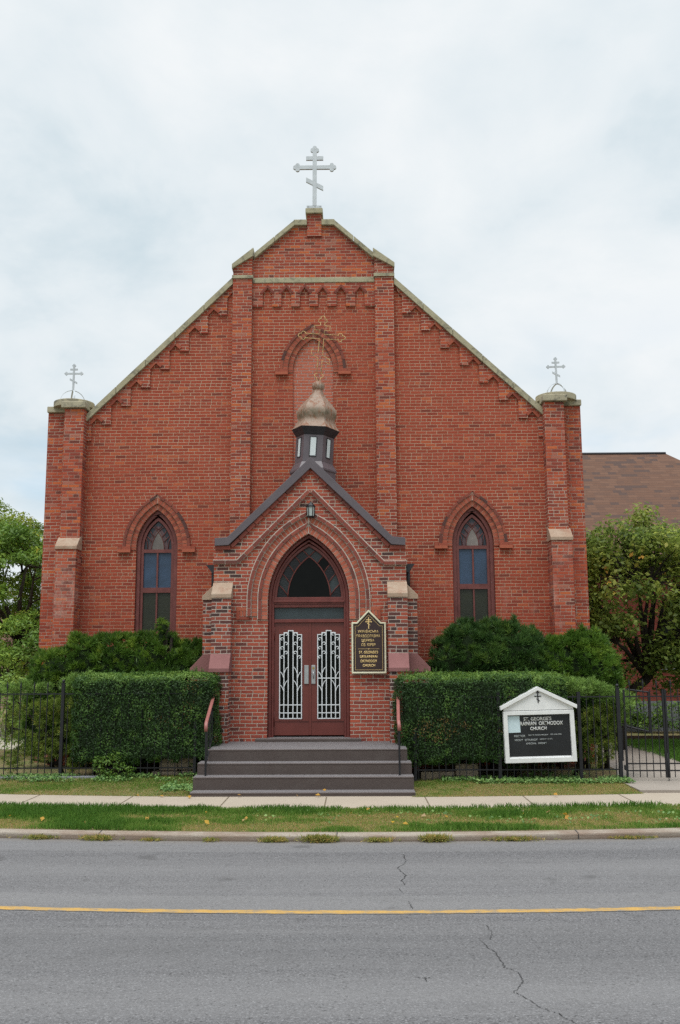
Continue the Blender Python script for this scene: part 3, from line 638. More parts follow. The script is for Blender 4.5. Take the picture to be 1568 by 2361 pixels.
# ================================================================== CHURCH
CH = thing('brick_church', 'red brick church with stepped gable front, arched windows and a gabled entrance porch', 'church', (0, 6, 0))
SL, SR = .985, .945          # the two rakes differ a hair
def rakeL(x): return 10.264-SL*(-1.742-x)
def rakeR(x): return 10.256-SR*(x-1.696)
WINS = [dict(cx=-3.255, zs=4.43, h=.79), dict(cx=3.282, zs=4.47, h=.775)]
def build_front():
    cp = .15
    out = [(-5.3, 0), (5.3, 0), (5.3, 7.3), (4.8, 7.3), (4.8, rakeR(4.8)-cp+.03), (1.69, rakeR(1.69)-cp+.03), (1.69, 10.25), (1.30, 10.25), (1.29, 10.72), (.437, 11.46), (-.415, 11.46), (-1.27, 10.73), (-1.31, 10.25), (-1.73, 10.25), (-1.73, rakeL(-1.73)-cp+.03), (-4.8, rakeL(-4.8)-cp+.03), (-4.8, 7.3), (-5.3, 7.3)]
    holes = [arch(w['cx'], .43, w['zs'], w['h'], 14, 0, 2.55) for w in WINS]
    holes.append(arch(-.016, .43, 8.2, .70, 14, 0, 4.6))
    MB().plate(out, 0, .36, holes).build('front_wall', M['brick'], CH)
    # the lighter bricks of the panel over the string course sit a hair in front
    MB().plate([(-1.345, 10.25), (1.33, 10.25), (1.33, 10.66), (1.29, 10.72), (.437, 11.46), (-.415, 11.46), (-1.27, 10.73), (-1.345, 10.66)], -.012, .1).build('gable_panel', M['brick_gable'], CH)
    MB().plate(arch(-.016, .428, 8.2, .698, 14, 0, 4.6), .035, .2).build('blind_arch', M['brick_new'], CH)
    MB().box(-5.3, -4.95, .36, 24, 0, 6.9).build('side_wall', M['brick'], CH); MB().box(4.95, 5.3, .36, 24, 0, 6.9).build('side_wall', M['brick'], CH)
    MB().plate([(-4.95, 0), (4.95, 0), (4.95, 6.9), (0, 11.2), (-4.95, 6.9)], 23.6, 24).build('rear_wall', M['brick'], CH)
    MB().plate([(-5.5, 6.55), (0, 11.55), (5.5, 6.55), (5.5, 6.75), (0, 11.75), (-5.5, 6.75)], .36, 24.3).build('nave_roof', M['shingle'], CH)
    # pilasters
    for s, x0, x1, zo, zi, zb in ((-1, -1.732, -1.325, 10.45, 10.72, 10.22), (1, 1.308, 1.712, 10.45, 10.69, 10.235)):
        MB().box(x0, x1, -.12, .1, 0, zb).build('pilaster', M['brick_pil'], CH)
        MB().box(x0-.02, x1+.02, -.15, .2, zb, zb+.07).build('pilaster_band', M['coping'], CH)
        xo, xi = (x0, x1) if s < 0 else (x1, x0)
        pr = [(xo, zb+.07), (xi, zb+.07), (xi, zi), (xo, zo-.0)]
        MB().plate(pr if s < 0 else pr[::-1], -.11, .34).build('pilaster_head', M['brick_pil'], CH)
        xo2, xi2 = (xo-.025, xi+.03) if s < 0 else (xo+.025, xi-.03)
        cp_ = [(xo2, zo-.02), (xi2, zi+.0), (xi2, zi+.185), (xo2, zo+.085)]
        MB().plate(cp_, -.17, .38).build('pilaster_cap', M['coping'], CH, bevel=.01)
    MB().box(-1.322, 1.305, -.055, .1, 10.142, 10.258).build('string_course', M['coping'], CH, bevel=.01)
    # raking copings in stone lengths
    def coping(xa, xb, fn, n, th):
        for k in range(n):
            a, b = xa+(xb-xa)*k/n, xa+(xb-xa)*(k+1)/n; g = .004
            MB().plate([(a+g, fn(a+g)-th), (b-g, fn(b-g)-th), (b-g, fn(b-g)), (a+g, fn(a+g))], -.10+random.uniform(-.006, .006), .42).build('coping', M['coping'], CH, bevel=.008)
    coping(-4.80, -1.735, rakeL, 5, .155); coping(1.715, 4.82, rakeR, 5, .155)
    coping(-1.275, -.415, lambda x: 10.82+.86*(x+1.275), 2, .12); coping(.437, 1.285, lambda x: 11.56-.90*(x-.437), 2, .12)
    MB().box(-.43, -.15, -.09, .42, 11.442, 11.57).build('coping', M['coping'], CH, bevel=.008); MB().box(.169, .45, -.09, .42, 11.445, 11.572).build('coping', M['coping'], CH, bevel=.008)
    MB().box(-.147, .166, -.05, .3, 11.2, 11.705).build('bell_stub', M['brick_gable'], CH)
    MB().box(-.178, .196, -.115, .38, 11.705, 11.82).build('stub_cap', M['coping'], CH, bevel=.012)
    # corbel tables
    bl = [(-1.322, -1.097), (-.897, -.699), (-.485, -.299), (-.096, .09), (.29, .485), (.69, .89), (1.09, 1.306)]
    p = [(1.306, 10.142), (-1.322, 10.142)]
    for i, (a, b) in enumerate(bl):
        z = 9.615+random.uniform(-.008, .008); p += [(a, 9.89), (a, z), (b, z), (b, 9.89)]
        if i < 6: p.append(((b+bl[i+1][0])/2, 10.03))
    sm = MB().plate(p, -.040, .05).use(1)
    for i in range(6):                       # the angled header bricks of each little arch
        b, c = bl[i][1], bl[i+1][0]; mx = (b+c)/2
        for q in ([(b-.02, 9.895), (mx, 10.035), (mx, 10.10), (b-.055, 9.93)], [(c+.02, 9.895), (c+.055, 9.93), (mx+.003, 10.10), (mx+.003, 10.035)]): sm.plate(q, -.053, -.03)
    sm.build('corbel_table', [M['brick_gable'], M['vous_mid']], CH)
    for side in (-1, 1):
        x0, z0, dx, dz = (-4.291, 7.052, .405, .396) if side < 0 else (4.304, 7.115, .402, .387)
        S = -side; p = []; ang = MB().use(1)
        xs = -4.80 if side < 0 else 4.82; zc = 6.69 if side < 0 else 6.72
        p += [(xs, zc), (x0-S*dx, zc), (x0-S*dx, z0)]
        for k in range(7):
            X, Z = x0+S*dx*k, z0+dz*k
            pk = (X-S*.285, Z+.13); l = (X-S*dx, Z); r_ = (X-S*.19, Z+.045)
            p += ([] if k == 0 else [l])+[pk, r_, (X-S*.19, Z), (X, Z)]
            for A, B in ((l, pk), (pk, r_)):
                n_ = Vector((-(B[1]-A[1]), B[0]-A[0])).normalized()*.062*S
                if B is pk: A2, B2 = A, B
                q = [A, B, (B[0]+n_.x, B[1]+n_.y), (A[0]+n_.x, A[1]+n_.y)]; ang.plate(q, -.052 if B is pk else -.055, -.03)
        Xe, Ze = x0+S*dx*6, z0+dz*6
        p += [(Xe, Ze+.39), (Xe+S*.125, Ze+.53)]
        fn = rakeL if side < 0 else rakeR
        p += [(Xe+S*.125, fn(Xe+S*.125)-.155), (xs, fn(xs)-.155)]
        ang.use(0).plate(p, -.040, .05); ang.build('raking_corbels', [M['brick_pil'], M['vous']], CH)
build_front()

def hood(cx, zs, h, feet, stops=True):
    """flush header ring, raised header ring and raised outer strip round a pointed opening"""
    b = MB().use(1); ringplate(b, cx, .43, zs, h, .003, .108, -.012, .1, zs-.05); b.use(0)
    archbricks(b, cx, .43, zs, h, .006, .104, -.018, .05, .074, .011, zs-.05); b.build('arch_ring', [M['vous'], M['mortar_red']], CH)
    zf = min(feet, zs)
    b = MB().use(1); ringplate(b, cx, .43, zs, h, .110, .264, -.052, .06, zf); b.use(0)
    archbricks(b, cx, .43, zs, h, .113, .208, -.060, .02, .074, .011, zf); b.use(2); archbricks(b, cx, .43, zs, h, .216, .268, -.078, .02, .20, .012, zf)
    b.build('hood_mould', [M['vous'], M['mortar_red'], M['vous_dark']], CH)
    feet = zf+.02
    for s in (-1, 1):
        b = MB(); x0 = cx+s*.535; x1 = cx+s*.80
        b.box(min(x0, x1), max(x0, x1), -.085, .02, feet-.125, feet-.065); b.use(1).box(min(x0, cx+s*.72), max(x0, cx+s*.72), -.08, .02, feet-.066, feet-.004); b.use(2).box(min(cx+s*.725, x1), max(cx+s*.725, x1), -.078, .02, feet-.064, feet-.004)
        b.build('label_stop', [M['vous'], M['vous'], M['vous_dark']], CH)
hood(-.016, 8.2, .70, 8.3)
for w in WINS: hood(w['cx'], w['zs'], w['h'], w['zs']+.13)

def window(w):
    cx, zs, h = w['cx'], w['zs'], w['h']; zt = zs-.10          # zt = top of the square lights
    root = MB(); ringplate(root, cx, .43, zs, h, -.085, -.002, .05, .17, 2.55); root.box(cx-.345, cx+.345, .05, .17, 2.55, 2.64)
    f = root.build('window_frame', M['sash'], CH, bevel=.012)
    s = MB(); ringplate(s, cx, .345, zs, h*.81, -.058, -.002, .085, .15, 2.64)
    s.box(cx-.287, cx+.287, .085, .15, zt, zt+.07); s.box(cx-.287, cx+.287, .08, .15, zt-.83, zt-.725)
    s.box(cx-.287, cx+.287, .085, .15, 2.64, 2.72); s.box(cx-.017, cx+.017, .09, .15, zt-.725, zt); s.box(cx-.017, cx+.017, .09, .15, 2.72, zt-.83)
    s.build('sash', M['sash'], f)
    for s_ in (-1, 1):
        a, b = sorted((cx+s_*.017, cx+s_*.287))
        MB().box(a, b, .118, .122, zt-.725, zt).build('blue_pane', M['g_blue'], f); MB().box(a, b, .118, .122, 2.72, zt-.83).build('olive_pane', M['g_olive'], f)
    # tracery head: milky centre light, mauve band, navy outer lights, crossing bars
    hw, ha = .285, h*.74; z0 = zs-.03
    MB().plate(arch(cx, hw, z0, ha, 12), .122, .126).build('navy_light', M['g_navy'], f)
    MB().plate(arch(cx, hw*.72, z0, ha*.86, 12), .118, .121).build('mauve_light', M['g_mauve'], f)
    MB().plate(arch(cx, hw*.46, z0, ha*.70, 12), .113, .117).build('milky_light', M['g_grey'], f)
    t = MB()
    def bar(P, r=.008): t.tube([(x, .108, z) for x, z in P], r, 6)
    def arc(x0, s, n=8, zt_=.86):      # bar springing from the sill and leaning across
        r = hw*2.05; P = []
        for i in range(n+1):
            z = ha*zt_*i/n; x = x0+s*(r-math.sqrt(max(r*r-z*z, 0)))
            if abs(x-cx) > hw: break
            P.append((x, z0+z))
        return P
    for s_ in (-1, 1):
        bar(arc(cx+s_*hw*.46, -s_, 10, .92)); bar(arc(cx+s_*hw*.1, -s_*-1, 8, .62) if False else [(cx+s_*hw*.74, z0+.0), (cx+s_*hw*.80, z0+.16), (cx+s_*hw*.9, z0+.26)])
        bar([(cx+s_*hw*.30, z0+ha*.45), (cx+s_*hw*.5, z0+ha*.58), (cx+s_*hw*.58, z0+ha*.66)]); bar([(cx+s_*hw*.46, z0+ha*.27), (cx+s_*hw*.62, z0+ha*.38), (cx+s_*hw*.78, z0+ha*.46)])
        bar([(cx, z0+ha*.70), (cx+s_*hw*.24, z0+ha*.86)])
    t.build('tracery', M['sash'], f)
for w in WINS: window(w)

def corner(side, z1, dz):
    s = side; X = lambda a, b: tuple(sorted((s*a, s*b)))
    b = MB(); x0, x1 = X(5.20, 4.795); b.box(x0, x1, -.27, .2, 4.5, z1); x0, x1 = X(5.216, 4.805); b.box(x0, x1, -.45, .2, 0, 4.37+dz)
    x0, x1 = X(5.655, 5.19) if s < 0 else X(5.625, 5.18); b.box(x0, x1, .08, .62, 0, z1-.003)
    root = b.build('corner_buttress', M['brick_corner'], CH)
    x0, x1 = X(5.235, 4.785); old = [(-.475, 4.355+dz), (-.10, 4.355+dz), (-.10, 4.66+dz), (-.255, 4.62+dz), (-.475, 4.42+dz)]
    MB().prism(old, 'x', x0, x1).build('weathering_stone', M['weather'], root, bevel=.008)
    x0, x1 = X(5.265, 4.757); MB().box(x0, x1, -.345, .3, z1+.012, z1+.148).build('cap_stone', M['stone'], root, bevel=.015)
    x0, x1 = X(5.672, 5.25) if s < 0 else X(5.642, 5.23); MB().box(x0, x1, 0.02, .68, z1+.006, z1+.135).build('cap_stone', M['stone'], root, bevel=.015)
    MB().disc(s*5.135, .16, z1+.10, z1+.235, .425, 48).build('turret_disc', M['stone'], root, bevel=.012)
    if s < 0: MB().tube([(-5.68, .15, .2), (-5.68, .15, 1.9), (-5.64, .15, 2.35)], .012, 8).build('conduit', M['conduit'], root)
corner(-1, 7.33, 0); corner(1, 7.388, .12)

# ---- porch
def build_porch():
    yp = -1.716
    dz_hole = arch(-.032, .763, 3.22, 1.25, 16, 0, .5)
    out = [(-1.815, .3), (1.80, .3), (1.80, 4.26), (1.47, 4.28), (0.004, 5.80), (-1.48, 4.28), (-1.815, 4.26)]
    MB().plate(out, yp, yp+.26, [dz_hole]).build('porch_wall', M['brick_porch'], CH)
    for s in (-1, 1):
        x0, x1 = sorted((s*1.803, s*1.50)); MB().box(x0, x1, yp+.26, .0, .3, 4.22).build('porch_side_wall', M['brick_burnt'], CH)
    # roof and plum fascia
    top = [(-1.80, 4.388), (-1.562, 4.405), (0.006, 5.935), (1.552, 4.400), (1.79, 4.378)]
    def low(d): return [(-1.80, 4.388-d), (-1.54, 4.40-d), (.006, 5.93-d*1.42), (1.53, 4.395-d), (1.79, 4.378-d)]
    MB().plate(top+low(.146)[::-1], -1.80, -1.735).build('porch_fascia', M['metal_dark'], CH, bevel=.006)
    MB().plate([(x, z-.012) for x, z in top]+[(x, z+.02) for x, z in low(.1)[::-1]], -1.733, .0).build('porch_roof', M['metal_deep'], CH)
    # row of stretchers under the fascia, diagonal label band and its arms
    b = MB()
    for P in ([(-1.805, 4.172), (-1.50, 4.172), ], [(-1.46, 4.205), (.004, 5.655)], [(.006, 5.655), (1.46, 4.20)], [(1.49, 4.165), (1.795, 4.165)]): b.strip(P, .004, .072, yp-.045, yp+.05, .215, .014)
    b.build('raking_bricks', M['vous_mid'], CH)
    b = MB()
    for P in ([(-1.83, 3.90), (-1.372, 3.90)], [(-1.345, 3.905), (.004, 5.258)], [(.006, 5.258), (1.352, 3.875)], [(1.375, 3.865), (1.815, 3.865)]):
        b.use(0).strip(P, .006, .068, yp-.055, yp+.05, .215, .013); b.use(1).strip(P, .0, .086, yp-.040, yp+.04, 9, 0)
    b.build('label_band', [M['vous_mid'], M['mortar']], CH)
    # doorway arch, four orders
    A_ = (-.032, .763, 3.22, 1.25)
    b = MB().use(1); ringplate(b, *A_, .004, .19, yp-.012, yp+.05, 2.86, 20); b.use(0); archbricks(b, *A_, .008, .112, yp-.02, yp+.02, .074, .013, 2.86); b.build('arch_ring', [M['vous_bright'], M['mortar']], CH)
    b = MB().use(1); ringplate(b, *A_, .176, .195, yp-.034, yp+.02, 2.86, 20); b.use(0); archbricks(b, *A_, .120, .178, yp-.042, yp+.02, .2, .013, 2.86); b.build('arch_ring', [M['vous_mid'], M['mortar']], CH)
    b = MB().use(1); ringplate(b, *A_, .19, .31, yp-.014, yp+.05, 2.92, 20); b.use(0); archbricks(b, *A_, .198, .300, yp-.022, yp+.02, .074, .013, 2.92); b.build('arch_ring', [M['vous'], M['mortar']], CH)
    b = MB().use(1); ringplate(b, *A_, .31, .393, yp-.05, yp+.02, 2.92, 20); b.use(0); archbricks(b, *A_, .315, .376, yp-.062, yp+.02, .2, .013, 2.92); b.build('hood_mould', [M['vous_mid'], M['mortar']], CH)
    for s in (-1, 1):
        b = MB(); f = lambda a: -.032+s*a
        for a0, a1, z0, z1 in ((1.105, 1.345, 3.025, 3.085), (1.285, 1.345, 2.86, 3.02), (1.105, 1.28, 2.86, 2.915), (1.11, 1.16, 2.925, 3.02), (1.172, 1.222, 2.925, 3.02), (1.234, 1.278, 2.925, 3.02)):
            x0, x1 = sorted((f(a0), f(a1))); b.box(x0, x1, yp-.035, yp+.02, z0, z1)
        x0, x1 = sorted((f(1.11), f(1.34))); b.use(1).box(x0, x1, yp-.018, yp+.02, 2.865, 3.08); b.build('label_stop', [M['vous'], M['mortar']], CH)
    # buttresses: one forward, one sideways at each corner
    for s in (-1, 1):
        o = 0 if s < 0 else -.012
        X = lambda a, b: tuple(sorted((s*(a+o), s*(b+o))))
        bm_ = MB(); x0, x1 = X(1.815, 1.457); bm_.box(x0, x1, -1.95, -1.65, 2.0, 3.30); x0, x1 = X(1.80, 1.468); bm_.box(x0, x1, -2.13, -1.65, .3, 1.96)
        pb_ = bm_.build('porch_buttress', M['brick_burnt'], CH)
        x0, x1 = X(1.822, 1.45); MB().prism([(-1.975, 3.25), (-1.65, 3.25), (-1.65, 3.56), (-1.715, 3.56), (-1.975, 3.325)], 'x', x0, x1).build('weathering_stone', M['weather'], pb_, bevel=.008)
        x0, x1 = X(1.822, 1.452); MB().prism([(-2.165, 1.895), (-1.65, 1.895), (-1.65, 2.25), (-1.945, 2.235), (-2.165, 1.965)], 'x', x0, x1).build('painted_weathering', M['pinkstone'], pb_, bevel=.006)
        bm_ = MB(); x0, x1 = X(2.01, 1.79); bm_.box(x0, x1, -1.70, -1.36, 2.0, 3.29); x0, x1 = X(2.20, 1.785); bm_.box(x0, x1, -1.705, -1.35, .0, 1.95)
        ps = bm_.build('porch_buttress', M['brick_burnt'], CH)
        MB().plate([(s*(2.03+o), 3.232), (s*(1.806+o), 3.232), (s*(1.806+o), 3.52), (s*(2.03+o), 3.30)], -1.72, -1.34).build('weathering_stone', M['weather'], ps, bevel=.008)
        MB().plate([(s*(2.235+o), 1.885), (s*(1.806+o), 1.885), (s*(1.806+o), 2.23), (s*(1.985+o), 2.225), (s*(2.235+o), 1.965)], -1.725, -1.33).build('painted_weathering', M['pinkstone'], ps, bevel=.006)
        x0, x1 = X(1.99, 1.805); MB().plate([(s*(1.985+o), 3.90), (s*(1.81+o), 3.90), (s*(1.81+o), 3.74), (s*(1.86+o), 3.74)], -1.62, 0).build('gutter', M['metal_deep'], CH)
        MB().tube([(s*(1.86+o), -1.45, 3.8), (s*(1.86+o), -1.45, 3.45)], .04, 8).build('downpipe', M['metal_deep'], CH)
build_porch()

def build_entrance():
    cx, zs, h = -.032, 3.22, 1.25; y = -1.60
    m = MB(); ringplate(m, cx, .760, zs, h, -.058, -.001, y, y+.12, .69, 16); ringplate(m, cx, .702, zs, h*.925, -.045, -.001, y+.04, y+.15, .69, 16)
    f = m.build('door_frame', M['redwood'], CH, bevel=.010)
    m = MB(); ringplate(m, cx, .657, 3.26, h*.835, -.05, -.001, y+.07, y+.16, None, 16)
    m.box(cx-.657, cx+.657, y+.05, y+.16, 3.225, 3.285); m.box(cx-.67, cx+.67, y+.015, y+.15, 3.185, 3.224); m.box(cx-.66, cx+.66, y+.035, y+.15, 3.155, 3.184)
    m.box(cx-.655, cx+.655, y+.055, y+.15, 3.088, 3.154); m.box(cx-.657, cx+.657, y+.06, y+.16, 2.808, 2.872)
    for k in range(22):
        x = cx-.63+k*.06; m.plate([(x-.026, 3.10), (x+.026, 3.10), (x, 3.138)], y+.045, y+.056)
    m.build('transom_mouldings', M['redwood'], f, bevel=.004)
    MB().box(cx-.655, cx+.655, y+.10, y+.105, 2.872, 3.088).build('transom_pane', M['g_trans'], f)
    # fanlight
    hw, ha, z0 = .606, 1.0, 3.285; hi_, hb = .405, .775
    o = arch(cx, hw, z0, ha, 12); i = arch(cx, hi_, z0, hb, 12)
    MB().plate(i, y+.125, y+.129).build('centre_light', M['g_dark'], f)
    L_, Ro = half(o); Li, Ri = half(i); mats = ['g_smoke', 'g_rough', 'g_smoke', 'g_smoke', 'g_smoke', 'g_rough']; matr = ['g_smoke', 'g_trans', 'g_smoke', 'g_dark', 'g_rough', 'g_rough']
    def at(P, k):
        k = min(max(k, 0), 1)*(len(P)-1); a = int(min(k, len(P)-2)); q = k-a; return (P[a][0]+(P[a+1][0]-P[a][0])*q, P[a][1]+(P[a+1][1]-P[a][1])*q)
    t = MB()
    def bar(P, r=.011): t.tube([(x, y+.112, z) for x, z in P], r, 6)
    bar(i, .013)
    cuts_o = [0, .20, .38, .55, .71, .86]; cuts_i = [0, .04, .30, .54, .77, 1.0]
    for side, (PO, PI) in enumerate(((L_, Li), (Ro[::-1], Ri[::-1]))):
        for k in range(6):
            a, b = cuts_o[k], (cuts_o[k+1] if k < 5 else 1); c, d = cuts_i[k], (cuts_i[k+1] if k < 5 else 1.)
            po = [at(PO, a+(b-a)*q/4) for q in range(5)]; pi = [at(PI, c+(d-c)*q/4) for q in range(5)] if k < 5 else [at(PI, 1)]
            MB().plate(po+pi[::-1], y+.123+.001*k, y+.131).build('coloured_pane', M[(mats if side == 0 else matr)[k]], f)
            if k:
                p, q = at(PI, c), at(PO, a)
                bar([p, ((p[0]+q[0])/2, (p[1]+q[1])/2+.012), q])
    t.build('fanlight_bars', M['sash'], f)
    # doors
    yd = -1.50
    def door(x0, x1, gc, extra):
        z0, z1 = .73, 2.806; cxg = gc
        st = [(cxg-.209, 1.03), (cxg+.209, 1.03), (cxg+.209, 2.587), (cxg+.128, 2.587), (cxg+.128, 2.624), (cxg+.049, 2.624), (cxg+.049, 2.66), (cxg-.049, 2.66), (cxg-.049, 2.624), (cxg-.128, 2.624), (cxg-.128, 2.587), (cxg-.209, 2.587)]
        d = MB().plate([(x0, z0), (x1, z0), (x1, z1), (x0, z1)], yd, yd+.05, [st]).build('door', M['door'], CH, bevel=.004)
        MB().plate([(cxg-.23, 1.0), (cxg+.23, 1.0), (cxg+.23, 2.68), (cxg-.23, 2.68)], yd+.030, yd+.035).build('pane', M['g_dark'], d)
        m = MB(); m.box(x0+.03, x1-.03, yd-.012, yd, .985, 1.005); m.box(cxg-.22, cxg+.22, yd-.016, yd-.001, 1.008, 1.022)
        m.build('panel_mould', M['door'], d)
        hx = x0+.012 if gc < 0 else x1-.012
        for zc in (2.60, 1.03): MB().tube([(hx, yd-.012, zc-.13), (hx, yd-.012, zc+.13)], .010, 8).build('hinge', M['redwood'], d)
        g = MB(); yg = yd-.014; w = .0085
        def v(x, a, b): g.box(x-w, x+w, yg-.004, yg+.006, a, b)
        def hz(z, a, b): g.box(a, b, yg-.003, yg+.0055, z-w, z+w)
        for sx in (-1, 1): v(cxg+sx*.205, 1.03, 2.59); v(cxg+sx*.125, 1.03, 2.628); v(cxg+sx*.045, 1.03, 2.664)
        hz(2.657, cxg-.05, cxg+.05); [hz(2.620, cxg+a, cxg+b) for a, b in ((-.128, -.045), (.045, .128))]; [hz(2.583, cxg+a, cxg+b) for a, b in ((-.209, -.125), (.125, .209))]
        for z in (1.285, 1.14, 1.037): hz(z, cxg-.205, cxg+.205)
        if extra: hz(1.775, cxg-.205, cxg+.205)
        def flat(P, r=.0085): g.tube([(x, yg, z) for x, z in P], r, 4)
        for sx in (-1, 1):
            # curls hang from the outer bars of each bay
            for xo, dr, zz in ((cxg+sx*.125, sx, (2.500, 2.332, 2.163)), (cxg+sx*.125, -sx, (2.587, 2.415, 2.246))):
                for z in zz:
                    P = [(xo, z-.05)]
                    cxs = xo+dr*.040
                    for q in range(13):
                        a = math.pi-q*math.pi*1.65/12; r = .036-.0018*q
                        P.append((cxs+dr*r*math.cos(a), z+r*math.sin(a)))
                    flat(P, .009)
            for z in (1.90, 1.655):      # leaves that spring from the bars
                for dr, up in ((-sx, .045), (sx, -.04)):
                    P = [(cxg+sx*.125, z-.09+up), (cxg+sx*.125+dr*.018, z-.035+up), (cxg+sx*.125+dr*.045, z+.015+up), (cxg+sx*.125+dr*.078, z+.038+up)]; flat(P)
        g.build('grille', M['white'], d)
        return d
    dl = door(-.694, -.013, -.377, False); dr = door(-.007, .652, .335, True)
    MB().box(-.030, .008, yd-.014, yd-.001, .735, 2.80).build('astragal', M['door'], dl, bevel=.004)
    MB().box(-.122, -.040, yd-.02, yd-.001, 1.668, 2.013).build('push_plate', M['steel'], dl, bevel=.005)
    hp = MB().box(.012, .088, yd-.02, yd-.001, 1.668, 2.016).build('pull_handle', M['steel'], dr, bevel=.005)
    MB().disc(.05, 0, 0, .01, .021, 20) if False else None
    k = MB(Matrix.Translation((.05, yd-.02, 1.96)) @ Matrix.Rotation(R(90), 4, 'X')).disc(0, 0, 0, .012, .021, 20).build('lock', M['brass'], dr)
    MB().tube([(.05, yd-.022, 1.90), (.05, yd-.055, 1.88), (.05, yd-.06, 1.80), (.05, yd-.022, 1.77)], [.012, .018, .012, .009], 8).build('pull_grip', M['steel'], dr)
    MB().box(-1.0, .93, -1.87, -1.40, .60, .70).build('threshold', M['carpet'], CH, bevel=.02)
    MB().box(-.75, .70, -1.30, -1.25, .6, 4.5).build('vestibule', M['g_dark'], CH)
build_entrance()

def build_cupola():
    c = Vector((.0, -.75, 5.8)); tilt = Matrix.Translation(c) @ Matrix.Rotation(R(3.4), 4, 'Y') @ Matrix.Translation(-c)
    def hexring(r, z, rot=-2.5): return [(c.x+.012+r*math.sin(R(60*k+30+rot)), c.y-r*math.cos(R(60*k+30+rot)), z) for k in range(6)]
    def lathe(mb, prof, smooth=True, sub=1):
        for k in range(6):
            v = []; f = []
            for r, z in prof:
                h = hexring(r, z); v += [h[k], h[(k+1) % 6]]
            for i in range(len(prof)-1): f.append((2*i, 2*i+1, 2*i+3, 2*i+2))
            mb.add(v, f, smooth)
        return mb
    root = lathe(MB(tilt), [(.385, 5.5), (.385, 6.57)], False).build('cupola', M['metal_dark'], CH)
    lathe(MB(), [(.455, 5.45), (.455, 5.80), (.475, 5.82), (.475, 5.855), (.39, 6.0)], False).build('cupola_base', M['metal_dark'], root)
    lathe(MB(tilt), [(.37, 6.52), (.49, 6.70), (.488, 6.705), (.1, 6.706)], False).build('eave', M['metal_deep'], root)
    prof = []
    pts = [(6.70, .492), (6.76, .44), (6.83, .395), (6.90, .378), (6.95, .392), (7.02, .408), (7.09, .402), (7.16, .372), (7.24, .312), (7.32, .24), (7.40, .172), (7.46, .13), (7.52, .10), (7.55, .094)]
    zz = np.linspace(pts[0][0], pts[-1][0], 46); xs = [p[0] for p in pts]; ys = [p[1] for p in pts]
    def cub(z):
        i = min(max(np.searchsorted(xs, z)-1, 0), len(xs)-2); t = (z-xs[i])/(xs[i+1]-xs[i]); m = lambda j: 0 if j in (0,) else ((ys[min(j+1, len(ys)-1)]-ys[j-1])/(xs[min(j+1, len(xs)-1)]-xs[j-1]))
        h = xs[i+1]-xs[i]; m0 = m(i) if i else (ys[1]-ys[0])/(xs[1]-xs[0]); m1 = m(i+1)
        return (2*t**3-3*t*t+1)*ys[i]+(t**3-2*t*t+t)*h*m0+(-2*t**3+3*t*t)*ys[i+1]+(t**3-t*t)*h*m1
    prof = [(cub(z), z) for z in zz]
    d = lathe(MB(tilt), prof).build('dome', M['dome'], root)
    ball = [(.095, 7.53)]+[(max(.003, .130*math.sin(a)), 7.630-.118*math.cos(a)) for a in np.linspace(.75, math.pi, 16)]
    lathe(MB(tilt), ball).build('finial_ball', M['dome'], d)
    # small louvred windows on the visible faces
    for k in range(6):
        h = hexring(.385, 0); a, b = Vector(h[k]), Vector(h[(k+1) % 6]); u = (b-a).normalized(); nrm = Vector((u.y, -u.x, 0)); mid = (a+b)/2
        m = Matrix((u, -nrm, Vector((0, 0, 1)))).transposed().to_4x4(); m.translation = mid
        fr = MB(tilt @ m).plate([(-.072, 6.10), (.072, 6.10), (.072, 6.51), (-.072, 6.51)], -.012, .01, [[(-.058, 6.118), (.058, 6.118), (.058, 6.494), (-.058, 6.494)]]).build('cupola_window', M['metal_deep'], root)
        MB(tilt @ m).box(-.058, .058, -.006, .004, 6.118, 6.494).build('louvre', M['louvre'], fr)
    # tubular gold cross: outline rods with little rust rings inside
    T = thing('gilded_cross', 'openwork gilded three-bar cross leaning on the onion dome of the porch', 'cross', (.12, -.75, 7.73))
    rot = Matrix.Translation((.122, -.75, 7.735)) @ Matrix.Rotation(R(4.2), 4, 'Y'); g = MB(rot); w = .046; r = .0095
    r = .0068
    def rod(P, r_=r): g.tube([(x, 0, z) for x, z in P], r_, 6)
    def tref(ox, oz, ax, az):   # three open lobes at an arm end, heading (ax,az)
        px, pz = -az, ax; q = []; c_ = .05
        for lob, (lx, lz) in enumerate(((px*.048, pz*.048), (ax*.062, az*.062), (-px*.048, -pz*.048))):
            ctr = (ox+ax*.05+lx, oz+az*.05+lz); a0 = math.atan2(lz, lx)
            for k in range(9): a = a0+R(115)-R(230)*k/8; q.append((ctr[0]+.042*math.cos(a), ctr[1]+.042*math.sin(a)))
        return q
    H = 1.39
    rod(tref(0, H-.15, 0, 1)); rod(tref(-.33, .955, -1, 0)); rod(tref(.33, .955, 1, 0)); rod(tref(0, .17, 0, -1))
    rod([(-w, .17), (-w, .49), (-.185, .575), (-.185, .68), (-w, .60), (-w, .905), (-.33, .905)]); rod([(w, .17), (w, .455), (.20, .365), (.20, .47), (w, .555), (w, .905), (.33, .905)])
    rod([(-.33, 1.003), (-w, 1.003), (-w, 1.09), (-.16, 1.09), (-.16, 1.185), (-w, 1.185), (-w, H-.15)]); rod([(.33, 1.003), (w, 1.003), (w, 1.09), (.16, 1.09), (.16, 1.185), (w, 1.185), (w, H-.15)])
    g.build('outline_rods', M['goldrod'], T)
    g = MB(rot)
    def circ(x, z, q=.043): g.tube([(x+q*math.cos(2*math.pi*k/12), 0, z+q*math.sin(2*math.pi*k/12)) for k in range(13)], .0026, 4)
    for k in range(13): circ(0, .10+.088*k)
    for s in (-1, 1): [circ(s*(.1+.09*k), .955) for k in range(4)]; circ(s*.12, .52-s*.1)
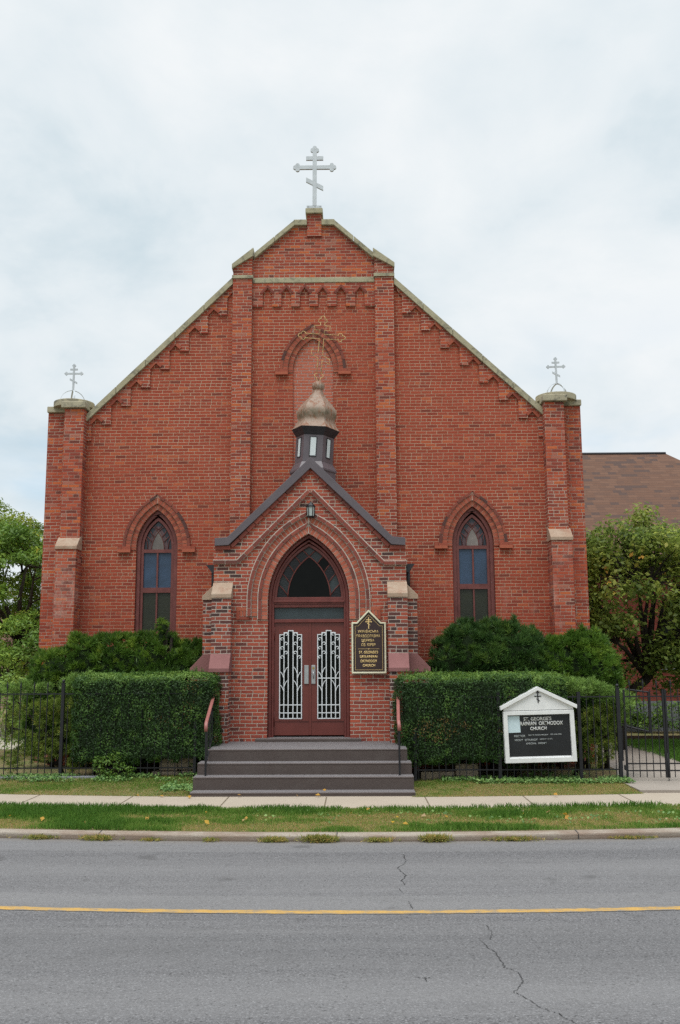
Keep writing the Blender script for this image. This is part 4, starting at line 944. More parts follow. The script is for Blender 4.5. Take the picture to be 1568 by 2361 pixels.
    g.tube([(0, 0, -.02), (0, 0, .06)], .012, 6); g.build('rings', M['rust'], T)
build_cupola()

# ---- finial crosses
def flatcross(name, label, x, y, z, hgt, plate=False, sc_=1., lean=0.):
    T = thing(name, label, 'cross', (x, y, z), 'flat metal three-bar crosses on the gable and corner turrets')
    m = MB(Matrix.Translation((x, y, z)) @ Matrix.Rotation(R(lean), 4, 'Y')); k = hgt/1.39; w = .045*k; th = .028*k
    m.box(-w, w, -th, th, 0, 1.30*k); m.box(-.40*k, .40*k, -th+.003, th-.003, .862*k, .945*k); m.box(-.187*k, .187*k, -th+.004, th-.004, 1.075*k, 1.160*k)
    m.plate([(-.187*k, .565*k), (.187*k, .362*k), (.187*k, .462*k), (-.187*k, .668*k)], -th+.005, th-.005)
    def lobes(px, pz, ax, az):
        for i, (dx, dz) in enumerate(((ax*.052, az*.052), (-az*.048, ax*.048), (az*.048, -ax*.048))):
            e = .0007*(i+1); r = .046*k
            m.plate([(px+dx*k+r*math.cos(a), pz+dz*k+r*math.sin(a)) for a in np.linspace(0, 2*math.pi, 18, False)], -th+.001+e, th-.001-e)
    lobes(0, 1.305*k, 0, 1); lobes(-.375*k, .904*k, -1, 0); lobes(.375*k, .904*k, 1, 0)
    m.build('cross_plate', M['galv'], T); return T
t = flatcross('gable_cross', 'large flat grey metal cross on the stub at the gable peak', .02, -.08, 11.87, 1.39, lean=.2)
MB().box(-.15, .176, -.108, -.055, 11.821, 11.878).build('base_plate', M['galv'], t)
b = MB()
for x in (-.12, .14, .03): b.tube([(x, -.114, 11.85), (x, -.106, 11.85)], .008, 6)
b.build('bolt', M['iron'], t)
for s, x, z, lab in ((-1, -5.168, 7.565, 'small grey metal cross on iron hoops over the turret beside the left-hand trees'), (1, 5.166, 7.622, 'small grey metal cross on iron hoops over the turret beside the shingled hall roof')):
    t = flatcross('turret_cross', lab, x, .14, z+.262, .60, lean=-1.2*s if s > 0 else .4)
    for q in range(2):
        a = R(24+90*q); m = MB(); P = []
        for k in range(17):
            w = math.pi*k/16; P.append((x+.262*math.cos(w)*math.cos(a), .14+.262*math.cos(w)*math.sin(a), z+.275*math.sin(w)))
        m.tube(P, .024, 4, flat=(1, .16)); m.build('hoop', M['galv'], t)

# ---- lantern, plaque
def lantern():
    x, y, z = .013, -1.825, 4.76
    T = thing('wall_lantern', 'black lantern with frosted panes hung below the porch gable', 'lantern', (x, y, z))
    m = MB()
    m.disc(x, y, z, z+.03, .062, 6, .075); m.disc(x, y, z+.205, z+.225, .088, 6); m.disc(x, y, z+.225, z+.285, .082, 6, .03); m.disc(x, y, z+.285, z+.315, .02, 10, .008)
    for k in range(6): a = R(60*k); m.tube([(x+.070*math.cos(a), y+.070*math.sin(a), z+.02), (x+.078*math.cos(a), y+.078*math.sin(a), z+.21)], .007, 6)
    m.box(x-.035, x+.035, -1.735, -1.70, z+.06, z+.2); m.box(x-.012, x+.012, -1.78, -1.71, z+.17, z+.20); m.build('lantern_body', M['iron'], T)
    MB().disc(x, y, z+.03, z+.205, .060, 6, .070).build('lantern_glass', M['g_frost'], T)
lantern()
def plaque():
    y = -1.792; cx = 1.087
    T = thing('church_plaque', 'dark brown peaked plaque with cream frame and gold bilingual lettering beside the doors', 'plaque', (cx, y, 1.86))
    def sh(d):
        return [(.768+d, 1.857+d), (1.407-d, 1.857+d), (1.407-d, 2.797-d), (1.316-d*.42, 2.797-d), (cx, 3.030-d*1.42), (.862+d*.42, 2.797-d), (.768+d, 2.797-d)]
    MB().plate(sh(.012), y+.005, y+.07).build('backboard', M['plaquebrown'], T)
    MB().plate(sh(0), y-.02, y+.065, [sh(.032)[::-1]]).build('moulding', M['cream'], T, bevel=.008)
    m = MB(); m.plate(sh(.066), y+.0005, y+.006, [sh(.0705)[::-1]])
    m.box(.885, 1.283, y+.0005, y+.006, 2.306, 2.3105); m.plate([(cx-.013, 2.308), (cx, 2.295), (cx+.010, 2.308), (cx, 2.321)], y-.0005, y+.006)
    X = lambda a: cx+a
    m.box(X(-.0075), X(.0075), y-.001, y+.006, 2.685, 2.880); m.box(X(-.052), X(.052), y-.0005, y+.006, 2.799, 2.813); m.box(X(-.034), X(.034), y-.0004, y+.006, 2.834, 2.848)
    m.plate([(X(-.028), 2.774), (X(.027), 2.738), (X(.027), 2.750), (X(-.028), 2.786)], y-.0003, y+.006)
    for k, (a, b) in enumerate(((0, 2.880), (0, 2.688), (-.05, 2.806), (.05, 2.806), (-.033, 2.841), (.033, 2.841))): m.plate([(X(a)-.013, b), (X(a), b-.013), (X(a)+.013, b), (X(a), b+.013)], y-.0015-.0002*k, y+.006)
    m.build('gold_cross_and_lines', M['gold'], T)
    px = lambda a: .762+(a-130)/1140*.645; pz = lambda b: 1.857+(2235-b)/1675*.94
    L = [('УКРАЇНСЬКА', 350, 1022, 910, 825), ('ПРАВОСЛАВНА', 298, 1078, 1056, 970), ('ЦЕРКВА', 478, 888, 1200, 1115), ('СВ. ЮРІЯ', 458, 915, 1342, 1256), ("ST. GEORGE'S", 380, 1003, 1585, 1500), ('UKRAINIAN', 412, 973, 1728, 1642), ('ORTHODOX', 424, 970, 1870, 1785), ('CHURCH', 498, 905, 2012, 1928)]
    textgroup('lettering', [(s, px(a), px(b), pz(c), pz(d)) for s, a, b, c, d in L], y+.003, M['gold'], T)
plaque()

# ================================================================== STEPS, RAILS
def steps():
    T = thing('entrance_steps', 'four carpeted grey-brown steps rising from the pavement to the church doors', 'steps', (0, -4.25, 0))
    F = [-4.25, -3.94, -3.63, -3.32]; Z = [.062, .262, .446, .640]; W = [(-1.772, 1.755), (-1.775, 1.752), (-1.757, 1.738), (-1.635, 1.685)]
    for k in range(4):
        nr = .03; z, y = Z[k], F[k]; zb = (Z[k-1] if k else 0)-.02
        pr = [(y, zb)]+[(y+nr-nr*math.cos(a)-.012*math.sin(2*a), z-nr+nr*math.sin(a)) for a in np.linspace(0, math.pi/2, 6)]+[(-1.72 if k == 3 else F[k+1]+.1, z), (-1.72 if k == 3 else F[k+1]+.1, zb)]
        MB().prism(pr, 'x', *W[k]).build('step', M['carpet'], T, bevel=.012)
    MB().box(-1.62, 1.67, -3.2, -1.75, 0, .5).build('step_core', M['carpet'], T)
steps()
def handrail(name, label, x, x2, xe):
    T = thing(name, label, 'handrail', (x, -3.77, .262), 'salmon topped handrails beside the steps')
    m = MB(); m.tube([(x, -3.77, .262), (x, -3.77, 1.02)], .022, 4); m.build('post', M['iron'], T)
    m = MB(); m.tube([(x2, -2.55, .64), (x2, -2.55, 1.47)], .018, 4); m.build('post', M['iron'], T)
    m = MB(); m.tube([(x, -3.76, .45), (x2, -2.55, .88)], .014, 4); m.tube([(x, -3.76, .93), (x2, -2.55, 1.36)], .012, 4)
    for k in range(1, 5): q = k/5; xx = x+(x2-x)*q; yy = -3.76+1.21*q; m.tube([(xx, yy, .45+.43*q), (xx, yy, .93+.43*q)], .008, 4)
    m.build('balusters', M['iron'], T)
    P = [(x, -3.795, .965), (x-.0, -3.80, 1.03), (x-.003, -3.775, 1.085), (x-.006, -3.70, 1.125), (x2, -2.62, 1.49), (x2+.01, -2.5, 1.515), (xe, -2.1, 1.515)]
    MB().tube(P, .030, 8, flat=(1, .45)).build('rail', M['rail'], T)
handrail('handrail', 'salmon topped handrail in front of the hedge by the plain brick side of the steps', -1.602, -1.655, -1.60)
handrail('handrail', 'salmon topped handrail below the plaque, beside the hedge behind the noticeboard', 1.535, 1.575, 1.55)

# ================================================================== FENCES AND GATE
def picket(x, y, z0, z1, r, fin, parent):
    m = MB(); m.tube([(x, y, z0), (x, y, z1)], r*1.2, 4)
    if fin: m.disc(x, y, z1-.02, z1+.03, r*1.9, 8, r*2.2); m.disc(x, y, z1+.03, z1+.10, r*2.2, 8, .002)
    return m.build('picket', M['iron'], parent)
def post(x, y, z0, z1, w, ball, parent):
    m = MB(); m.box(x-w, x+w, y-w, y+w, z0, z1)
    if ball:
        m.box(x-w*1.2, x+w*1.2, y-w*1.2, y+w*1.2, z1, z1+.015)
        for k in range(6): a, b = math.pi*k/6, math.pi*(k+1)/6; m.disc(x, y, z1+.015+w*1.0*(1-math.cos(a)), z1+.015+w*1.0*(1-math.cos(b)), max(.002, w*math.sin(a)), 12, max(.002, w*math.sin(b)))
    return m.build('post', M['iron'], parent)
YF = -2.75
def fence(name, label, x0, x1, zg, zt, zr0, zr1, posts, sp, fins, group='black iron fences along the front'):
    T = thing(name, label, 'fence', ((x0+x1)/2, YF, zg), group)
    for z in (zr0, zr1): MB().box(x0, x1, YF-.011, YF+.011, z-.010, z+.010).build('rail', M['iron'], T)
    for (x, z1, w, ball) in posts: post(x, YF, zg-.1, z1, w, ball, T)
    n = int((x1-x0)/sp); k = 0
    for i in range(n):
        x = x0+sp*(i+.5)
        if any(abs(x-p[0]) < .05 for p in posts): continue
        picket(x, YF, zg+.0, zt if i % 2 else zt-.09, .0075, fins and i % 2, T)
    return T
fence('iron_fence', 'black iron fence with finials in front of the ragged pine shrub', -9.2, -4.275, .12, 1.66, .285, 1.543, [(-4.265, 1.72, .027, True), (-7.2, 1.72, .027, True)], .118, True)
fence('iron_fence', 'black iron fence swallowed by the hedge, bare only above the sandstone blocks', -4.235, -1.93, .12, 1.50, .285, 1.543, [(-1.945, 1.15, .024, False)], .118, False)
fence('iron_fence', 'black iron fence carrying the white noticeboard and ending at the gate post', 1.85, 5.36, .02, 1.50, .235, 1.457, [(1.853, .95, .026, False), (3.30, 1.56, .028, False), (4.685, 1.54, .028, False), (5.362, 1.60, .030, True)], .1165, False)
def gate(label, x0, x1, zt):
    T = thing('iron_gate', label, 'gate', (x0, YF, .09), 'leaves of the double iron gate')
    for x in (x0+.016, x1-.016): post(x, YF, .095, 1.575, .016, False, T)
    for z in (.212, .329, 1.457): MB().box(x0+.03, x1-.03, YF-.009, YF+.009, z-.011, z+.011).build('rail', M['iron'], T)
    n = round((x1-x0)/.1135)
    for i in range(1, n): picket(x0+(x1-x0)*i/n, YF, .10, 1.66 if i % 2 else 1.575, .0075, i % 2 == 1, T)
    return T
g1 = gate('closed black iron gate leaf next to the tall ball-topped post', 5.455, 6.155, 1.6); g2 = gate('black iron gate leaf cut by the picture edge, with a drop bolt', 6.165, 6.875, 1.6)
MB().tube([(6.165, YF-.02, -.01), (6.165, YF-.02, .5)], .008, 6).build('drop_bolt', M['iron'], g2)
MB().box(5.425, 5.455, YF-.02, YF+.02, .22, .30).build('hinge', M['iron'], g1)
# rails of the side stair seen through the gate
T = thing('stair_railing', 'dark railing of two sloping bars standing on the path behind the gate', 'railing', (6.3, .6, .05))
MB().box(6.28, 6.32, .58, .62, .04, 1.62).build('post', M['iron'], T); MB().box(6.70, 6.735, -.02, .02, .65, 1.45).build('post', M['iron'], T)
MB().tube([(5.75, 1.0, 1.56), (6.3, .6, 1.50), (6.72, 0, 1.44)], .018, 6).build('rail', M['iron'], T); MB().tube([(5.75, 1.0, .86), (6.3, .6, .76), (6.72, 0, .66)], .02, 6).build('rail', M['iron'], T)

# kerb slabs and blocks under the fence
tag(MB().box(-9.4, -3.62, -2.86, -2.66, -.05, .155).build('fence_footing', M['greyslab'], bevel=.01), 'grey concrete footing under the iron fence by the pine shrub', 'footing')
GB = 'sandstone blocks behind the iron fences'
for (x0, x1, z0, z1, y, lab) in ((-2.62, -2.30, .20, .42, -2.42, 'upper tan sandstone block farthest from the steps'), (-2.29, -1.98, .215, .445, -2.44, 'upper pale sandstone block beside the carpeted steps'), (-2.74, -2.24, -.02, .195, -2.52, 'low brown sandstone block farthest from the steps'), (-2.22, -1.97, -.02, .205, -2.50, 'low sandstone block tucked against the carpeted steps'), (1.96, 2.55, -.05, .17, -2.45, 'brown sandstone block by the short fence post'), (2.58, 2.98, -.05, .30, -2.35, 'brown sandstone block under the clipped hedge behind the noticeboard')):
    tag(MB().box(x0, x1, y, y+.3, z0, z1).build('sandstone_block', M['block'], bevel=.02), lab, 'stone block', GB)

# ================================================================== NOTICEBOARD
def noticeboard():
    c = Vector((3.966, -2.86, .8)); rot = Matrix.Translation(c) @ Matrix.Rotation(R(-1.35), 4, 'Y') @ Matrix.Translation(-c)
    T = thing('church_noticeboard', 'white framed noticeboard with peaked roof hung on the fence before the hedge', 'noticeboard', (3.966, -2.86, .3))
    y = -2.955; B = lambda: MB(rot)
    B().plate([(3.362, .372), (4.570, .372), (4.565, 1.236), (3.362, 1.236)], y, y+.14, [[(3.434, .452), (4.494, .452), (4.492, 1.166), (3.432, 1.166)]]).build('board_frame', M['whitewood'], T, bevel=.006)
    B().plate([(3.37, 1.244), (4.56, 1.244), (4.56, 1.29), (3.966, 1.590), (3.37, 1.29)], y+.012, y+.13).build('gable_board', M['whitewood'], T, bevel=.004)
    B().plate([(3.318, 1.255), (3.966, 1.575), (4.615, 1.255), (4.622, 1.318), (3.966, 1.640), (3.312, 1.318)], y-.03, y+.16).build('roof_board', M['whitewood'], T, bevel=.004)
    B().box(3.42, 4.50, y+.06, y+.10, .44, 1.18).build('letter_panel', M['black'], T)
    B().box(3.442, 4.484, y+.045, y+.052, .452, .472).build('glazing_bead', M['whitewood'], T)
    B().plate([(3.437, .872), (3.648, .876), (3.640, 1.152), (3.434, 1.150)], y+.048, y+.051).build('notice_sheet', M['paper'], T)
    m = B(); X = 3.968
    m.box(X-.009, X+.009, y+.002, y+.013, 1.365, 1.565); m.box(X-.058, X+.058, y+.004, y+.0128, 1.468, 1.484); m.box(X-.028, X+.028, y+.0045, y+.0126, 1.528, 1.543); m.plate([(X-.026, 1.425), (X+.03, 1.390), (X+.03, 1.404), (X-.026, 1.440)], y+.005, y+.0124)
    m.build('black_cross', M['iron'], T)
    px = lambda a: 3.354+(a-140)/1270*1.214; pz = lambda z: 1.237-(z-510)/925*.876
    def tg(nm, L, mat):
        o = textgroup(nm, [(s, px(a), px(b), pz(z1_), pz(z0_)) for s, a, b, z0_, z1_ in L], y+.057, mat, None)
        o.data.transform(rot); par(o, T)
    tg('lettering', [("ST. GEORGE'S", 512, 1010, 628, 688), ('RAINIAN  ORTHODOX', 450, 1212, 706, 772), ('CHURCH', 622, 914, 800, 858)], M['letter'])
    tg('small_lettering', [('RECTOR', 330, 530, 938, 974), ('REV. M. POGRANICZNY', 585, 940, 934, 956), ('905 646-6006', 975, 1175, 930, 950), ('HOLY  LITURGY', 338, 746, 1010, 1044), ('SUNDAY  10 A.M.', 782, 1010, 1010, 1030), ('SPECIAL  EVENT', 535, 900, 1078, 1106)], M['letter_dim'])
noticeboard()

# ================================================================== NEIGHBOURS
def hall():
    T = thing('brick_hall', 'dark red brick hall under a brown shingled roof behind the broad-leaved tree', 'building', (11, 13, 0))
    yw, x0, x1 = 9, 5.9, 16
    MB().plate([(x0, .9), (x1, .9), (x1, 5.3), (x0, 5.3)], yw, yw+.35, [[(9.9, 1.9), (11.3, 1.9), (11.3, 3.6), (9.9, 3.6)], [(6.6, 1.9), (7.6, 1.9), (7.6, 3.6), (6.6, 3.6)]]).build('wall', M['brick_far'], T)
    MB().box(x0+.02, x1-.02, yw-.06, yw+.3, -.1, .9).build('foundation', M['found'], T)
    for a, b in ((9.9, 11.3), (6.6, 7.6)):
        f = MB().plate([(a, 1.9), (b, 1.9), (b, 3.6), (a, 3.6)], yw+.1, yw+.2, [[(a+.08, 2.0), (b-.08, 2.0), (b-.08, 3.52), (a+.08, 3.52)]]).build('window', M['redwood'], T)
        MB().box(a+.08, b-.08, yw+.16, yw+.165, 2.0, 3.52).build('pane', M['g_dark'], f); MB().box(a-.1, b+.1, yw-.05, yw+.1, 1.80, 1.90).build('sill', M['found'], f)
    MB().box(x1-.35, x1, yw+.35, yw+9, 0, 5.3).build('side_wall', M['brick_far'], T)
    e, r_ = yw-.45, yw+4.6; z0, z1 = 5.12, 9.26; xl, xr = 5.6, 16.4; xrr = 11.82
    v = [(xl, e, z0), (xr, e, z0), (xrr, r_, z1), (xl, r_, z1), (xl, e, z0-.12), (xr, e, z0-.12), (xr, 2*r_-e, z0), (xl, 2*r_-e, z0), (xr, 2*r_-e, z0-.12), (xl, 2*r_-e, z0-.12)]
    MB().add(v, [(0, 1, 2, 3), (4, 5, 1, 0), (1, 6, 2), (7, 3, 2, 6), (4, 9, 8, 5), (5, 8, 6, 1), (0, 3, 7)]).build('roof', M['shingle'], T)
    MB().box(xl, xr, e-.1, e, z0-.2, z0-.05).build('gutter', M['iron'], T)
    MB().tube([(xl, r_, z1+.01), (xrr, r_, z1+.01)], .05, 6).build('ridge_cap', M['metal_deep'], T)
hall()
tag(MB().box(7.7, 16, 5.55, 5.63, .0, .17).build('bed_edging', M['edging']), 'brown timber edging between the lawn and the planting bed', 'edging')
T = thing('far_house', 'low tan house half hidden behind the locust trees', 'house', (-17, 26, 0))
MB().box(-26, -12.2, 24, 32, 0, 2.6).build('wall', M['tan'], T)
MB().add([(-26.4, 23.6, 2.55), (-11.8, 23.6, 2.55), (-13.5, 28, 4.6), (-26.4, 28, 4.6), (-11.8, 32.4, 2.55), (-26.4, 32.4, 2.55)], [(0, 1, 2, 3), (3, 2, 4, 5), (1, 4, 2)]).build('roof', M['shingle'], T)
structure(MB().box(-40, -6.5, 3, 10, -.1, .115).build('gravel_yard', M['fieldtan']))

# ================================================================== PLANTS
def hedge(name, label, lo, hi, rr, n, seed, cut=None):
    T = thing(name, label, 'hedge', ((lo[0]+hi[0])/2, (lo[1]+hi[1])/2, 0), 'clipped hedges flanking the steps')
    P, D = boxpts(n, lo, hi, rr, 'xXyYZz')
    w = vnoise(P, 2.1, seed)-.5; w2 = vnoise(P, 9., seed+1)-.5; w3 = vnoise(P, 24., seed+2)-.5
    dep = rng.random(len(P))**1.6*.075
    P = P+D*((w*.13+w2*.06+w3*.035-dep))[:, None]
    keep = P[:, 2] > .16
    if cut is not None: keep &= cut(P)
    # ragged lower edge
    keep &= ~((P[:, 2] < lo[2]+.15) & (vnoise(P*np.array([1, 1, .2]), 6., seed+3) > .62))
    P, D = P[keep], D[keep]
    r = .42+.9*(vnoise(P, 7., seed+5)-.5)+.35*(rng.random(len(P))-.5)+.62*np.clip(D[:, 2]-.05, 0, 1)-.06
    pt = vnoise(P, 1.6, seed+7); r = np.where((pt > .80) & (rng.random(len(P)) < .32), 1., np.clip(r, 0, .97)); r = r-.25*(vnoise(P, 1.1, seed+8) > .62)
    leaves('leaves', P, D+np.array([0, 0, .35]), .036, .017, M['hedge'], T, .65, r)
    k = rng.choice(len(P), 420); k = k[(D[k, 2] > -.2)]; S = np.repeat(P[k], 4, 0)+np.repeat(D[k]*.5+np.array([0, 0, .6]), 4, 0)*(np.tile([.02, .04, .06, .085], len(k))*np.repeat(rng.uniform(.3, 1., len(k)), 4))[:, None]
    needles('stray_shoots', S, np.repeat(D[k]*.4+np.array([0, 0, .9]), 4, 0), 4, .035, .011, M['hedge'], T, .7, np.repeat(rng.uniform(.5, .95, len(k)), 4))
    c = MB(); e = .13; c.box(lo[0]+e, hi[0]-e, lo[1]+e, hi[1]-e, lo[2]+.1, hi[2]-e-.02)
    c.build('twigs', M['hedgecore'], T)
    st = MB()
    for k in range(9):
        x = lo[0]+.3+(hi[0]-lo[0]-.6)*k/8; y = (lo[1]*.65+hi[1]*.35); st.tube([(x, y, .05), (x+random.uniform(-.08, .08), y, lo[2]+.3)], .018, 5)
    st.build('stems', M['bark_dk'], T)
    return T
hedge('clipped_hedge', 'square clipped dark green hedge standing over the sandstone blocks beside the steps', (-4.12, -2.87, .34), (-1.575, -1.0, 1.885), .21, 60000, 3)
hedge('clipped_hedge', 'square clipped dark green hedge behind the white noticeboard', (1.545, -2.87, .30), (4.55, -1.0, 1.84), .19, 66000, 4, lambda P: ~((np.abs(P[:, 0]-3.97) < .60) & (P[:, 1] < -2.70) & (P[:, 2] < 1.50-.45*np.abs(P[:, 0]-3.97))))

def shrub(name, label, blobs, n, k, L, W, mat, stem, cone=.55, up=.6, group='yew bushes against the church wall', rnd_up=.0, cat='bush'):
    B = np.array(blobs); T = thing(name, label, cat, (float(B[:, 0].mean()), float(B[:, 1].mean()), 0), group)
    P, D = blobpts(n, blobs); w = vnoise(P, 4.2, 9)-.5; w2 = vnoise(P, 11., 5)-.5
    P = P+D*(w*.30+w2*.17-rng.random(len(P))*.09)[:, None]; kp = P[:, 2] > .12; P, D = P[kp], D[kp]
    tops = np.where(D[:, 2] > .45)[0]; tops = rng.choice(tops, max(1, len(tops)//7))     # upright leading shoots
    q = rng.random(len(tops))*.09; ex = np.concatenate([P[tops]+np.stack([rng.normal(size=len(tops))*.015, rng.normal(size=len(tops))*.015, q*a], 1) for a in (.35, .7, 1.)]); P = np.concatenate([P, ex]); D = np.concatenate([D]+[np.tile([0, 0, 1.], (len(tops), 1))]*3)
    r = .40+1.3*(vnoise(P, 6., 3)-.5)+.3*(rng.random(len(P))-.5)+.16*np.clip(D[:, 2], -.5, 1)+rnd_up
    needles('foliage', P, D*.75+np.array([0, 0, up]), k, L, W, M[mat], T, cone, np.clip(r, 0, 1))
    blobcore(blobs, .80).build('inner_twigs', M['hedgecore'], T)
    s = MB()
    for b in blobs[:5]: s.tube([(b[0], b[1], .0), (b[0]+.05, b[1], b[2])], [.05, .03], 6)
    s.build('stems', M['bark_dk'], T)
    return T
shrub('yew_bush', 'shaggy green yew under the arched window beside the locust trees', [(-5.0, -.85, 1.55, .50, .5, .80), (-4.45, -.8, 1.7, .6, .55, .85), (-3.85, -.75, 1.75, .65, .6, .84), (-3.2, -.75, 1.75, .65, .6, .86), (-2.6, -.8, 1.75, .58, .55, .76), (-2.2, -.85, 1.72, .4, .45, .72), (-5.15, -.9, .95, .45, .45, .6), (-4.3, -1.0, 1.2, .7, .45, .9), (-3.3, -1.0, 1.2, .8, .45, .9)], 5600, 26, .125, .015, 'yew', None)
shrub('yew_sprig', 'upright yew shoot standing before the olive panes of the window', [(-2.93, -.95, 2.55, .08, .08, .24), (-2.88, -.95, 2.72, .08, .08, .13), (-2.96, -.95, 2.80, .045, .05, .12), (-2.78, -.95, 2.60, .07, .07, .08)], 150, 14, .075, .012, 'yew_light', None, group=None)
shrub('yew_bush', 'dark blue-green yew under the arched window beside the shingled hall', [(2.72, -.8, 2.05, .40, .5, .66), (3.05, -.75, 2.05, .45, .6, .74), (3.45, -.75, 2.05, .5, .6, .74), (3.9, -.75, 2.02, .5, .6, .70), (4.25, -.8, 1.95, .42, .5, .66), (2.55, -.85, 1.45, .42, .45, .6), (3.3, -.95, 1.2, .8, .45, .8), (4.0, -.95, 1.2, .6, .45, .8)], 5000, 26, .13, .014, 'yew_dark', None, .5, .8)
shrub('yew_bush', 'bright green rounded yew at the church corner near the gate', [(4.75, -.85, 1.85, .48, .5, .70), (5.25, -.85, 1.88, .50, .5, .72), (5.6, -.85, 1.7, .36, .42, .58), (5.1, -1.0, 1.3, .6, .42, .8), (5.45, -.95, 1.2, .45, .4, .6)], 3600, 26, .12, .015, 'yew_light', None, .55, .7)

def tufts(centres, n, rad, flat=.8):
    C_ = np.repeat(np.array(centres, float), n, 0); d = unit(rng.normal(size=C_.shape)); rr_ = rad*rng.random((len(C_), 1))**.45
    return C_+d*rr_*np.array([1, 1, flat]), d
def pine(name, label, parts, limbs, stem, grp=None):
    T = thing(name, label, 'pine shrub', (stem[0], stem[1], 0), grp)
    for nm, cs, n, rad, mat, k, L, up in parts:
        P, D = tufts(cs, n, rad); needles(nm, P, D*.7+np.array([0, -.15, up]), k, L, .0075, M[mat], T, .5)
    m = MB()
    for l in limbs:
        q = len(l); m.tube(l, [.045-.032*i/(q-1) for i in range(q)], 7)
    m.build('branches', M['bark_dk'], T); return T
# fringe of pine over the hedge behind the noticeboard and hanging by the gate post
c1 = [(4.2+.19*i+random.uniform(-.06, .06), -2.2+random.uniform(-.55, .45), 1.66-.018*i-.035*max(0, i-4)**1.35+random.uniform(-.05, .03)) for i in range(8) for _ in range(6)]
c1 += [(5.45+random.uniform(-.08, .1), -2.1+random.uniform(-.3, .3), 1.42-.1*i) for i in range(3) for _ in range(2)]
c2 = [(4.95, -2.45, 1.15), (5.1, -2.4, 1.02), (4.85, -2.4, .98), (5.22, -2.35, 1.22), (5.3, -2.3, .92), (5.2, -2.3, .76), (5.38, -2.3, 1.08), (5.0, -2.3, .62), (5.34, -2.3, .66), (4.78, -2.2, .72), (4.85, -2.1, .45), (5.08, -2.2, .34), (4.7, -2.0, 1.2), (5.28, -2.2, .5)]
pine('pine_shrub', 'bright needled pine spilling over the hedge end beside the gate post', [('needles', c1, 34, .17, 'pine', 20, .085, .75), ('lower_needles', c2, 30, .145, 'pine_old', 20, .085, .35)], [[(4.75, -1.9, 0), (4.9, -2.0, .5), (5.1, -2.1, .9), (5.3, -2.2, 1.3)], [(4.85, -1.95, .3), (4.7, -2.1, .8), (4.8, -2.2, 1.3)], [(5.0, -2.1, .7), (5.25, -2.25, .75), (5.4, -2.3, .9)], [(4.8, -1.9, .2), (5.05, -2.2, .35)]], (4.8, -1.9))
# ragged pine in the fence on the other side
c3 = [(-5.3, -2.5, 1.60), (-5.05, -2.45, 1.68), (-4.85, -2.4, 1.60), (-4.68, -2.4, 1.62), (-5.6, -2.4, 1.6), (-4.3, -2.4, 1.72), (-4.15, -2.45, 1.76), (-3.95, -2.5, 1.80), (-3.78, -2.5, 1.78), (-4.25, -2.5, 1.6), (-4.0, -2.6, 1.65), (-3.8, -2.6, 1.6), (-5.15, -2.4, 1.5)]
c4 = [(-4.75, -2.5, 1.32), (-4.6, -2.5, 1.28), (-4.5, -2.5, 1.34), (-4.62, -2.5, 1.15), (-4.42, -2.45, 1.12), (-4.75, -2.45, 1.05), (-5.1, -2.5, 1.22), (-5.25, -2.45, 1.1), (-5.3, -2.4, .85), (-5.0, -2.5, .78), (-4.7, -2.45, .75), (-4.55, -2.5, .66), (-4.8, -2.5, .6), (-5.1, -2.4, .5), (-4.9, -2.45, .45), (-4.6, -2.5, .48), (-4.4, -2.5, .55), (-5.3, -2.3, .42), (-4.1, -2.55, .6), (-4.2, -2.6, .9), (-4.15, -2.6, 1.2), (-4.05, -2.65, 1.4), (-3.95, -2.6, .5), (-4.45, -2.3, .85), (-5.2, -2.4, .28), (-4.35, -2.5, 1.4), (-4.1, -2.6, .35)]
pine('pine_shrub', 'ragged see-through pine growing through the iron fence', [('needles', c3, 34, .125, 'pine', 20, .08, .7), ('lower_needles', c4, 34, .13, 'pine_old', 18, .08, .3)], [[(-4.35, -2.2, 0), (-4.5, -2.25, .5), (-4.8, -2.3, .95), (-5.2, -2.35, 1.4)], [(-4.45, -2.25, .4), (-4.3, -2.4, .9), (-4.2, -2.4, 1.5)], [(-4.6, -2.3, .65), (-4.9, -2.35, .85), (-5.3, -2.4, .95)], [(-4.2, -2.3, .5), (-4.45, -2.4, .62), (-4.65, -2.45, .9), (-4.7, -2.4, 1.2)], [(-4.4, -2.25, .3), (-4.9, -2.4, .4)]], (-4.35, -2.2))
# young leafy shoot by the fence foot
def leafy(name, label, cs, n, rad, L, W, mat, cat, grp=None, spread=.5):
    P, D = tufts(cs, n, rad, .7); P[:, 2] = np.maximum(P[:, 2], .03)
    r = .45+.7*(rng.random(len(P))-.5); T = thing(name, label, cat, tuple(np.mean(np.array(cs), 0)*np.array([1, 1, 0])), grp)
    leaves('leaves', P, D*.4+np.array([0, -.3, .8]), L, W, M[mat], T, spread, r)
    m = MB()
    for c in cs[:8]: m.tube([(c[0]*.6+T.location.x*.4, c[1]+.03, .02), (c[0], c[1], c[2])], .005, 4)
    m.build('stems', M['bark'], T); return T
leafy('privet_shoot', 'bright green privet shoot at the foot of the clipped hedge by the fence', [(-3.45, -2.88, .42), (-3.3, -2.9, .50), (-3.55, -2.9, .3), (-3.2, -2.9, .34), (-3.4, -2.92, .22), (-3.6, -2.88, .42), (-3.05, -2.9, .26), (-3.3, -2.95, .16)], 85, .13, .05, .022, 'yew_light', 'shrub')

leafy('garden_bush', 'loose green bush in the yard behind the ragged pine', [(-7.0+random.uniform(-1.3, 1.1), 1.6+random.uniform(-.5, .5), random.uniform(.35, 1.75)) for _ in range(26)], 130, .34, .08, .04, 'locust', 'bush')
